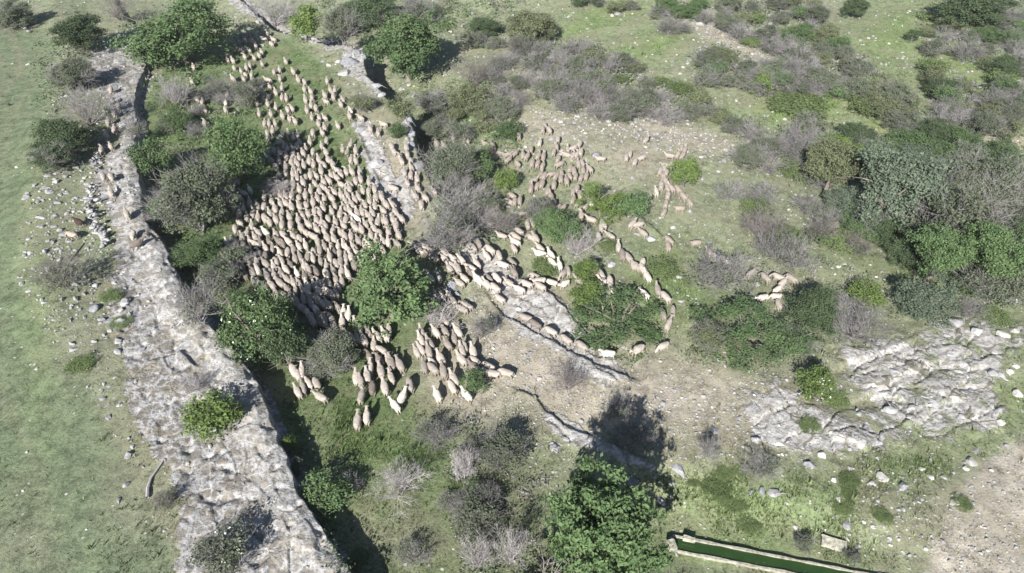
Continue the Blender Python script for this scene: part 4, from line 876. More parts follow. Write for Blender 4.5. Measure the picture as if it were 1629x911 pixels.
for a in [(99, 372, 20, 'f', 'long pale flat stone beside the dark brown animal'), (199, 480, 28, 'n', 'big square block on the ledge above the weeds'), (206, 500, 16, 'n', 'block with a black shadow right under the big square block'), (190, 513, 26, 'n', 'wide grey boulder left of the bare rock of the ledge'),
          (148, 490, 26, 'g', 'grey rounded boulder at the left side of the ledge'), (187, 541, 22, 'n', 'upper of two rounded boulders beside dark weeds'), (187, 558, 19, 'n', 'lower of two rounded boulders beside dark weeds'), (161, 507, 15, 'n', 'small block between the grey boulder and the wide boulder'), (116, 555, 14, 'n', 'pale block above the low weeds of the meadow edge'),
          (145, 274, 7, 'w', 'upper of two small white stones by the ledge'), (144, 281, 6, 'w', 'lower of two small white stones by the ledge'), (174, 364, 9, 'w', 'small bright white stone in the shadow of the dry stone wall'), (117, 336, 7, 'w', 'small white stone left of the dry stone wall'), (192, 129, 7, 'w', 'small white stone on the upper pale ledge'),
          (204, 725, 17, 'n', 'grey stone beside weeds above the broken branch'), (211, 711, 13, 'n', 'smaller grey stone touching weeds above the broken branch'), (170, 643, 15, 'f', 'flat pale stone at the left border of the bare ledge'), (190, 643, 12, 'n', 'block at the left border of the bare ledge'), (173, 664, 13, 'n', 'stone just below the flat pale stone'), (201, 771, 14, 'n', 'stone left of the broken branch'), (189, 797, 15, 'n', 'stone below left of the broken branch'),
          (37, 780, 7, 'w', 'white stone low on the meadow'), (138, 841, 6, 'w', 'white stone near the bottom of the meadow'), (42, 718, 7, 'w', 'white stone on the meadow above the lowest one'), (58, 586, 8, 'w', 'white stone on the meadow beside worn grass'), (26, 265, 9, 'w', 'white stone at the left edge of the upper meadow'), (45, 102, 11, 'w', 'largest white stone of the upper meadow'), (20, 101, 6, 'w', 'small white stone left of the largest one on the upper meadow'),
          (1004, 763, 30, 'g', 'grey block inside the black tree shadow'), (1052, 796, 22, 'g', 'grey slab standing at the rim of the tree shadow'), (1081, 748, 38, 'n', 'pale boulder right of the black tree shadow'), (1069, 768, 13, 'n', 'small block below the pale boulder'), (1138, 684, 20, 'f', 'flat grey slab in the stony ground above the weeds'), (1203, 699, 22, 'n', 'brownish block on the bare patch left of the outcrop'),
          (1213, 781, 17, 'g', 'grey block left of the pair below the outcrop'), (1196, 782, 14, 'g', 'small grey block in the weeds'), (882, 712, 24, 'n', 'pale block at the crack above the tree shadow'), (718, 457, 26, 'g', 'blue-grey boulder in the shade right of the flock tree'), (727, 467, 16, 'g', 'pale end of the blue-grey boulder in the shade'),
          (1403, 759, 28, 'w', 'bright white boulder below the outcrop'), (1385, 768, 17, 'n', 'grey stone touching the bright white boulder'), (1546, 735, 24, 'w', 'largest white stone of the cluster near the bare earth'), (1537, 745, 14, 'w', 'small white stone of the cluster near the bare earth'), (1468, 746, 15, 'w', 'white stone left in the row of three below the outcrop'), (1481, 758, 15, 'w', 'middle white stone in the row of three below the outcrop'), (1503, 759, 15, 'n', 'greyer last stone in the row of three below the outcrop'),
          (1556, 718, 23, 'f', 'long flat white stone beneath the right end of the outcrop'), (1592, 672, 18, 'w', 'rounded pale stone at the right end of the outcrop'), (1619, 626, 22, 'w', 'pale stone at the right edge above green grass'), (1308, 723, 20, 'w', 'white block at the lower edge of the outcrop'), (1287, 739, 20, 'g', 'round grey stone below the outcrop'), (1232, 784, 26, 'n', 'large grey stone among green weeds below the outcrop'), (1241, 706, 18, 'w', 'white stone beside the bare patch'),
          (1519, 798, 19, 'w', 'white stone at the top of the bare earth'), (1415, 856, 11, 'w', 'upper left stone of a small white cluster near the trough end'), (1431, 857, 10, 'w', 'upper right stone of a small white cluster near the trough end'), (1417, 866, 9, 'w', 'lower stone of a small white cluster near the trough end'), (1333, 793, 11, 'w', 'white stone in the weeds above the concrete slab'), (1265, 839, 13, 'w', 'white stone behind the trough, left of the concrete slab'), (1274, 851, 10, 'w', 'long white stone near the trough wall'),
          (1374, 829, 11, 'w', 'pale stone above right of the concrete slab'), (1390, 838, 11, 'n', 'greyish stone right of the pale one above the slab'), (1326, 763, 13, 'w', 'pale stone in grass left of the bright white boulder'), (1521, 512, 34, 'n', 'tall pale boulder at the upper edge of the outcrop'), (1554, 527, 24, 'n', 'grey-white boulder right of the tall pale boulder'), (1597, 531, 26, 'w', 'white slab at the right edge beside green growth'), (1614, 526, 20, 'w', 'white slab touching the right edge'), (1606, 589, 18, 'w', 'lower of two white blocks in grass at the right'), (1616, 582, 15, 'w', 'upper of two white blocks in grass at the right'), (1580, 594, 20, 'n', 'pale broken block at the right end of the outcrop'),
          (1600, 472, 54, 'n', 'big pale boulder at the right edge under dark bushes'), (556, 100, 32, 'g', 'jagged grey rock on top of the rim'), (550, 116, 30, 'n', 'pale jagged rock below the top of the rim'), (566, 86, 26, 'n', 'jagged rock at the bend of the rim'), (524, 103, 12, 'w', 'white block lying in the hollow below the rim'), (538, 98, 12, 'w', 'white block left of the jagged rim rocks'), (514, 98, 9, 'n', 'small pale block left of the white block below the rim'), (650, 190, 18, 'g', 'upper block of the rock rib beyond the slab path'), (655, 212, 20, 'g', 'middle block of the rock rib beyond the slab path'), (655, 230, 16, 'g', 'lower block of the rock rib beyond the slab path'),
          (474, 53, 16, 'n', 'flat grey rock on the narrow start of the rim'), (500, 62, 18, 'n', 'grey rock on the rim left of the jagged rocks'), (522, 69, 18, 'g', 'grey rock beside the jagged rocks on the rim'), (578, 92, 20, 'g', 'rough rock at the far corner of the rim'), (586, 116, 22, 'n', 'pale rock on the falling part of the rim'), (598, 136, 22, 'n', 'pale rock further down the falling part of the rim'), (607, 150, 20, 'n', 'last pale rock at the lower end of the rim'),
          (574, 205, 28, 'n', 'uppermost pale block of the slab path'), (588, 233, 30, 'f', 'wide flat block of the slab path beside the small group of sheep'), (598, 262, 28, 'n', 'pale block in the middle of the slab path'), (611, 292, 30, 'f', 'flat block of the slab path below the middle one'), (622, 320, 26, 'n', 'pale block of the slab path close above the packed flock'), (630, 343, 24, 'n', 'lowest pale block of the slab path at the corner of the packed flock'),
          (948, 248, 22, 'g', 'grey boulder on the slope right of the grazing group'), (1035, 380, 18, 'n', 'pale rock beside the bright clump'), (1014, 372, 16, 'n', 'pale rock among the sparse sheep above the inner file'), (972, 420, 22, 'n', 'pale rock between the two columns of sheep'), (1085, 478, 14, 'n', 'pale stone on the grass right of the outer file'), (1205, 452, 12, 'n', 'pale stone below the sheep near the purple-grey bush'), (1094, 469, 7, 'w', 'tiny white stone on the grass right of the outer file'), (1334, 423, 13, 'w', 'white stone above the dark rounded bush'), (1344, 419, 9, 'w', 'small white stone touching the one above the dark rounded bush')]:
    stone(*a[:5], 'single limestone blocks')
NST = [0]
def stone_field(poly, n, wr, kinds, label, group):
    P = np.array(poly); c = 0
    while c < n:
        x = rnd.uniform(P[:, 0].min(), P[:, 0].max()); y = rnd.uniform(P[:, 1].min(), P[:, 1].max())
        if poly_in(poly, np.array([x]), np.array([y]), .5)[0] < .5: continue
        stone(x, y, rnd.uniform(*wr), rnd.choice(kinds), label, group, None, rnd.uniform(.6, 1)); c += 1
stone_field([(30, 330), (90, 270), (180, 230), (210, 300), (150, 400), (60, 480), (25, 450)], 40, (6, 16), 'nnf', W_RUB, 'stones of the left rubble')
stone_field([(60, 460), (150, 420), (230, 440), (240, 560), (190, 660), (110, 620), (90, 520)], 46, (6, 15), 'nnfg', 'broken grey stone strewn over the left border of the ledge', 'stones of the ledge border')
stone_field([(1160, 600), (1600, 640), (1540, 760), (1420, 850), (1250, 800), (1180, 720)], 34, (5, 12), 'nw', 'small pale stone strewn below the right outcrop', 'stones below the outcrop')
stone_field([(790, 480), (1000, 570), (1180, 600), (1190, 690), (1060, 700), (900, 640), (800, 600)], 24, (4, 9), 'nw', 'small pale stone on the stony ground below the walking file', 'stones below the walking file')

stone_field([(1340, 560), (1500, 520), (1590, 560), (1590, 680), (1450, 700), (1350, 710), (1230, 700), (1400, 640)], 30, (9, 28), 'ffn', 'flat broken slab lying on the right outcrop', 'broken slabs on the outcrop')
# the broken dry stone wall by the ledge and the small one at the top of the meadow: heaped stones, one thing each
def stone_heap(name, line, wpx, n, size, label, mat):
    R = random.Random(len(label)); bm = bmesh.new()
    src = [ST['n'][i] for i in range(5)]
    L = [at(a, b) for a, b in line]; base = L[0]
    for k in range(n):
        t = R.uniform(0, len(line) - 1.001); i = int(t); f = t - i
        cx = line[i][0] * (1 - f) + line[i + 1][0] * f + R.gauss(0, wpx * .33); cy = line[i][1] * (1 - f) + line[i + 1][1] * f + R.gauss(0, wpx * .15)
        p = at(cx, cy); off = max(0, 1 - abs(R.gauss(0, .6)))
        s = R.uniform(.6, 1.25) * size
        M = Matrix.Translation((p[0] - base[0], p[1] - base[1], p[2] - base[2] + off * .45 * R.random())) @ Matrix.Rotation(R.uniform(0, 6.28), 4, 'Z') @ Matrix.Rotation(R.gauss(0, .3), 4, 'X') @ Matrix.Diagonal((s, s * R.uniform(.5, .9), s * .8, 1))
        tmp = src[k % 5].copy(); tmp.transform(M); bm.from_mesh(tmp); bpy.data.meshes.remove(tmp)
    me = bpy.data.meshes.new(name); bm.to_mesh(me); bm.free(); me.materials.clear(); me.materials.append(mat)
    return tag(link(name, me, None, base), label, 'stone wall')
stone_heap('dry_stone_wall', [(146, 298), (142, 325), (150, 350), (160, 372), (172, 392)], 16, 150, .20, 'broken dry stone wall of grey limestone crossing the ledge', M_STONE)
stone_heap('dry_stone_wall', [(145, 262), (158, 245), (168, 225), (155, 258), (146, 270)], 12, 90, .18, 'short heap of wall stones above the broken dry stone wall', M_STONE)
stone_heap('dry_stone_wall', [(14, 30), (30, 42), (48, 52)], 6, 36, .24, 'small row of wall stones at the top of the meadow', M_STONE)

# gravel: pebbles nobody could count
def build_gravel():
    tint, rockm, px, py, X, Y, Z, tr, peb = SAMP
    ok = (px > -60) & (px < 1690) & (py > -20) & (py < 960)
    wgt = np.where(ok, np.clip(peb - .06, 0, 1) ** 1.3 * np.clip(1.15 - rockm, .1, 1) * np.clip(Y / 40, .4, 1.6), 0).ravel(); wgt /= wgt.sum()
    n = 7500; idx = NP.choice(len(wgt), n, p=wgt)
    base = bmesh.new(); bmesh.ops.create_icosphere(base, subdivisions=1, radius=1)
    bv = np.array([v.co for v in base.verts]); bf = np.array([[v.index for v in f.verts] for f in base.faces]); base.free()
    cx = X.ravel()[idx] + NP.uniform(-.08, .08, n); cy = Y.ravel()[idx] + NP.uniform(-.08, .08, n)
    cz = height(cx, cy)
    s = NP.lognormal(-2.75, .42, n) * np.clip(cy / 34, .75, 1.8)
    jit = 1 + NP.uniform(-.32, .32, (n, len(bv), 1))
    a = NP.uniform(0, 6.28, n); asp = NP.uniform(.55, 1, n)
    v = bv[None] * jit * np.stack([s, s * asp, s * .6], 1)[:, None, :]
    ca, sa = np.cos(a)[:, None], np.sin(a)[:, None]
    V = np.stack([v[..., 0] * ca - v[..., 1] * sa + cx[:, None], v[..., 0] * sa + v[..., 1] * ca + cy[:, None], v[..., 2] + cz[:, None] + s[:, None] * .15], -1).reshape(-1, 3)
    Fa = (bf[None] + (np.arange(n) * len(bv))[:, None, None]).reshape(-1, 3)
    mi = np.repeat((NP.uniform(size=n) < .3).astype(int), len(bf))
    o = link('gravel', mesh_np('gravel', V, Fa, [M_STONE, M_STONEW], mi)); o['kind'] = 'stuff'; o['label'] = 'small pale limestone gravel strewn over the slopes'
build_gravel()

# grass tufts
def build_grass():
    tint, rockm, px, py, X, Y, Z, tr, peb = SAMP
    m, nt, b = newmat('grass_blades'); N = NB(nt)
    c = N.attr('tint').outputs['Color']; g = N.n('ShaderNodeNewGeometry')
    c = N.mix(1.0, c, N.grey(N.ramp(g.outputs['Random Per Island'], 0, 1, .55, 1.35)), 'MULTIPLY')
    N.l(c, b.inputs['Base Color'])
    tr_ = N.n('ShaderNodeBsdfTranslucent'); N.l(c, tr_.inputs[0]); ms = N.n('ShaderNodeMixShader'); ms.inputs[0].default_value = .25
    out = next(n for n in nt.nodes if n.type == 'OUTPUT_MATERIAL'); N.l(b.outputs[0], ms.inputs[1]); N.l(tr_.outputs[0], ms.inputs[2]); N.l(ms.outputs[0], out.inputs[0])
    ok = (px > -80) & (px < 1710) & (py > -30) & (py < 980)
    lushy = sum(np.exp(-((px - a) / c) ** 2 - ((py - b) / d) ** 2) for a, b, c, d in ((1240, 815, 170, 60), (1130, 780, 80, 40), (1450, 735, 110, 26), (560, 690, 90, 60), (1600, 640, 40, 30), (1070, 470, 70, 60), (1290, 170, 110, 24)))
    mead = (px < 230 - np.abs(py - 600) * .25) & (py > 60)
    clump = np.clip(fbm(X * .45, Y * .45, 3) * 1.6 + .45, .02, 1.4) * (1 + 3 * lushy) * np.where(mead, .16, 1)
    wgt = np.where(ok, np.clip(1 - rockm * 1.3, .015, 1) * clump * (1 - .6 * tr), 0).ravel(); wgt /= wgt.sum()
    n = 60000; idx = NP.choice(len(wgt), n, p=wgt); k = 5
    cx = np.repeat(X.ravel()[idx] + NP.uniform(-.1, .1, n), k); cy = np.repeat(Y.ravel()[idx] + NP.uniform(-.1, .1, n), k)
    hgt = np.repeat(NP.lognormal(-2.5, .48, n) * np.clip(Y.ravel()[idx] / 38, .8, 1.6) * (1 + .25 * np.clip(lushy.ravel()[idx], 0, 1)), k)
    a = NP.uniform(0, 6.28, n * k); r = NP.uniform(.2, 1.0, n * k) * hgt * .8
    bx = cx + np.cos(a) * hgt * .15; by = cy + np.sin(a) * hgt * .15; bz = height(bx, by) - .02
    tx = cx + np.cos(a) * r; ty = cy + np.sin(a) * r; tz = bz + hgt * NP.uniform(.5, 1, n * k)
    wd = hgt * .11 + .009; ox = -np.sin(a) * wd; oy = np.cos(a) * wd
    V = np.stack([np.stack([bx - ox, by - oy, bz], 1), np.stack([bx + ox, by + oy, bz], 1), np.stack([tx, ty, tz], 1)], 1).reshape(-1, 3)
    Fa = np.arange(len(V)).reshape(-1, 3)
    me = mesh_np('grass', V, Fa, [m])
    tc = tint.reshape(-1, 3)[idx] * NP.uniform(.6, 1.15, (n, 1)) * np.array((1.0, 1.06, .9))
    tc = np.repeat(np.concatenate([tc, np.ones((n, 1))], 1), k * 3, 0)
    at_ = me.attributes.new('tint', 'FLOAT_COLOR', 'POINT'); at_.data.foreach_set('color', tc.ravel())
    o = link('grass', me); o['kind'] = 'stuff'; o['label'] = 'short grass tufts growing over the slopes'
build_grass()

# ------------------------------------------------------------------ broken branch, concrete trough, slab
def tube_thing(name, pts, r, label, cat, mat):
    T = Tubes(); W = [at(a, b) for a, b in pts]; b0 = W[0]
    for i in range(len(W) - 1):
        A = Vector(W[i]) - Vector(b0); B = Vector(W[i + 1]) - Vector(b0); A.z += r[i]; B.z += r[i + 1]
        T.seg(A, B, r[i], r[i + 1], 7)
    return tag(link(name, T.mesh(name, mat), None, b0), label, cat)
tube_thing('fallen_branch', [(236, 794), (236, 778), (241, 762), (252, 746), (262, 732)], [.075, .07, .06, .05, .035], 'broken grey branch lying at the border of the meadow', 'branch', M_DEAD)
tube_thing('fallen_branch', [(112, 418), (120, 405), (134, 388)], [.05, .04, .03], 'thin dark stick lying in the grass below the brown animal', 'branch', M_TWIGB)

def slab_box(bm, a, b, z0, z1, wd):
    d = Vector((b[0] - a[0], b[1] - a[1], 0)); L = d.length; d.normalize(); n = Vector((-d.y, d.x, 0)); k = max(2, int(L / .5)); R = random.Random(int(L * 100))
    prev = None
    for i in range(k + 1):
        p = Vector((a[0], a[1], 0)) + d * L * i / k; j = R.uniform(-.02, .02); q = R.uniform(-.02, .02)
        ring = [bm.verts.new((*(p - n * (wd / 2 + j)).xy, z0)), bm.verts.new((*(p + n * (wd / 2 + j)).xy, z0)), bm.verts.new((*(p + n * (wd / 2 + j)).xy, z1 + q)), bm.verts.new((*(p - n * (wd / 2 + j)).xy, z1 + q))]
        if prev:
            for s in range(4): bm.faces.new((prev[s], prev[(s + 1) % 4], ring[(s + 1) % 4], ring[s]))
        else: bm.faces.new(ring)
        prev = ring
    bm.faces.new(prev[::-1])
def build_trough():
    A0 = unproj(1068, 851, -1.0); zt = -1.0 + .16
    a0 = unproj(1070, 851, zt); a1 = unproj(1440, 924, zt); b0 = unproj(1066, 873, zt); b1 = unproj(1440, 946, zt)
    
    root = empty('water_trough', (a0[0], a0[1], zt - .30)); tag(root, 'long weathered concrete water trough with green water at the bottom edge', 'water trough')
    def rel(p): return (p[0] - a0[0], p[1] - a0[1])
    for nm, p, q, wdt in (('wall', a0, a1, .085), ('wall', b0, b1, .085)):
        bm = bmesh.new(); slab_box(bm, rel(p), rel(q), -.6, .30, wdt); me = bpy.data.meshes.new(nm); bmesh.ops.recalc_face_normals(bm, faces=bm.faces); bm.to_mesh(me); bm.free(); me.materials.append(M_CONC); link(nm, me, root)
    bm = bmesh.new(); ra, rb = Vector(rel(a0)), Vector(rel(b0)); dv = (rb - ra).normalized()
    slab_box(bm, ra + dv * .083, rb - dv * .083, -.6, .29, .13); me = bpy.data.meshes.new('end_wall'); bmesh.ops.recalc_face_normals(bm, faces=bm.faces); bm.to_mesh(me); bm.free(); me.materials.append(M_CONC); link('end_wall', me, root)
    m, nt, b = newmat('green_water'); N = NB(nt); P = N.n('ShaderNodeNewGeometry').outputs['Position']
    N.l(N.mix(N.noise(P, 1.5, 3), (.012, .030, .008), (.030, .062, .014)), b.inputs['Base Color']); b.inputs['Roughness'].default_value = .08; b.inputs['Specular IOR Level'].default_value = .5
    bp = N.n('ShaderNodeBump'); bp.inputs['Strength'].default_value = .08; bp.inputs['Distance'].default_value = .02; N.l(N.noise(P, 6, 2), bp.inputs['Height']); N.l(bp.outputs[0], b.inputs['Normal'])
    wz = zt - .07
    o = link('water', mesh_np('water', [(*a0, wz), (*b0, wz), (*b1, wz), (*a1, wz)], [(0, 1, 2, 3)], [m])); o['kind'] = 'structure'; o['label'] = 'still dark green water filling the concrete trough'
    for nm, (px, py), sz, lb in (('concrete_slab', (1326, 866), (1.0, .5, .12), 'pale concrete slab lying tilted behind the trough'), ('concrete_block', (1096, 858), (.5, .2, .14), 'flat concrete block lying on the far trough wall'), ('concrete_block', (1068, 868), (.34, .42, .2), 'broken concrete block at the near end of the trough')):
        bm = bmesh.new(); bmesh.ops.create_cube(bm, size=1); bmesh.ops.subdivide_edges(bm, edges=bm.edges[:], cuts=3, use_grid_fill=True)
        for v in bm.verts: v.co = Vector((v.co.x * sz[0], v.co.y * sz[1], v.co.z * sz[2])) + Vector(mnoise.noise_vector(v.co * 3 + Vector((px, 0, 0)))) * .035
        me = bpy.data.meshes.new(nm); bm.to_mesh(me); bm.free(); me.materials.append(M_CONC)
        if nm == 'concrete_slab':
            p = at(px, py, .1); o = link(nm, me, None, (p[0], p[1], p[2] + .12)); o.rotation_euler = (.12, .05, -.32)
        else:
            x, y = unproj(px, py, zt + .06); o = link(nm, me, None, (x, y, zt + sz[2] / 2 + .03)); o.rotation_euler.z = -.25 if sz[0] > .4 else .2
        tag(o, lb, 'concrete')
build_trough()

# ------------------------------------------------------------------ sheep
def sheep_mesh(seed, pose, mats):
    R = random.Random(seed)
    nz = {'up': (.47, 0, .83, .56, 0, .93, .70, 0, .86), 'walk': (.49, 0, .74, .60, 0, .80, .75, 0, .72), 'down': (.50, 0, .56, .60, 0, .38, .70, 0, .22), 'turn': (.47, .06, .78, .53, .15, .86, .58, .28, .79)}[pose]
    V = [(-.34, 0, .585), (-.10, 0, .585), (.18, 0, .585), (.36, 0, .67), nz[0:3], nz[3:6], nz[6:9], (-.47, 0, .57), (-.54, 0, .46), (-.55, 0, .30)]
    Rr = [.205, .225, .205, .135,   .082, .086, .056, .150, .045, .028]
    E = [(0, 1), (1, 2), (2, 3), (3, 4), (4, 5), (5, 6), (0, 7), (7, 8), (8, 9)]
    sw = [R.uniform(-.10, .10) for _ in range(4)]
    for i, sy in enumerate((1, -1)):
        k = len(V); V += [(.24, sy * .10, .40), (.25 + sw[i] * .5, sy * .095, .23), (.25 + sw[i], sy * .09, .02)]; Rr += [.085, .040, .033]; E += [(2, k), (k, k + 1), (k + 1, k + 2)]
        k = len(V); V += [(-.36, sy * .11, .42), (-.43 + sw[2 + i] * .5, sy * .10, .25), (-.38 + sw[2 + i], sy * .095, .02)]; Rr += [.095, .040, .033]; E += [(0, k), (k, k + 1), (k + 1, k + 2)]
    me = bpy.data.meshes.new('t'); me.from_pydata(V, E, []); ob = bpy.data.objects.new('t', me); COL.objects.link(ob)
    md = ob.modifiers.new('s', 'SKIN'); md.use_smooth_shade = True
    for i, sv in enumerate(me.skin_vertices[0].data):
        sv.radius = (Rr[i], Rr[i]); sv.use_root = (i == 0)
    sb = ob.modifiers.new('u', 'SUBSURF'); sb.levels = sb.render_levels = 2
    bpy.context.view_layer.update()
    dg = bpy.context.evaluated_depsgraph_get(); m2 = bpy.data.meshes.new_from_object(ob.evaluated_get(dg))
    bpy.data.objects.remove(ob); bpy.data.meshes.remove(me)
    bm = bmesh.new(); bm.from_mesh(m2)
    for v in bm.verts:      # lumpy wool on the trunk
        if v.co.z > .32 and v.co.x < .42:
            v.co += v.normal * (mnoise.noise(v.co * 9 + Vector((seed, 0, 0))) * .022 + mnoise.noise(v.co * 22) * .010)
            v.co.y *= 1.02
    hd = Vector(nz[3:6]); mz = Vector(nz[6:9]); fw = (mz - hd).normalized(); sd = fw.cross(Vector((0, 0, 1))).normalized(); upv = sd.cross(fw)
    for s in (1, -1):       # ears, drooping to the sides
        r = bmesh.ops.create_icosphere(bm, subdivisions=1, radius=1); c = hd + sd * s * .105 + upv * .035 - fw * .02
        for v in r['verts']:
            l = v.co.copy(); v.co = c + sd * s * l.x * .075 + upv * (l.z * .014 - abs(l.x + 1) * .012) + fw * l.y * .032
        r = bmesh.ops.create_icosphere(bm, subdivisions=1, radius=.012)   # eyes
        for v in r['verts']: v.co += hd + sd * s * .066 + fw * .045 + upv * .025
    for f in bm.faces:
        c = f.calc_center_median(); f.smooth = True
        hx = (c - hd).dot(fw)
        if (c - hd).length < .26 and hx > -.115: f.material_index = 1
        elif c.z < .27: f.material_index = 2
        else: f.material_index = 0
    m2.clear_geometry(); bm.to_mesh(m2); bm.free()
    m2.materials.clear()
    for m in mats: m2.materials.append(m)
    m2.name = 'sheep'
    return m2
POSES = ['walk', 'up', 'walk', 'turn', 'up', 'down']
SH = {'n': [sheep_mesh(10 + i, p, [M_FLEECE, M_FACE, M_LEG]) for i, p in enumerate(POSES)]}
SH['g'] = [sheep_mesh(30 + i, 'down', [M_FLEECE, M_FACE, M_LEG]) for i in range(2)]
SH['w'] = [sheep_mesh(40, 'walk', [M_FLEECEW, M_FACE, M_LEG]), sheep_mesh(41, 'up', [M_FLEECEW, M_FACE, M_LEG])]
SH['d'] = [sheep_mesh(42, 'walk', [M_FLEECED, M_FACED, M_FACED])]
SH['t'] = [sheep_mesh(43, 'down', [M_FLEECET, M_FACE, M_LEG])]

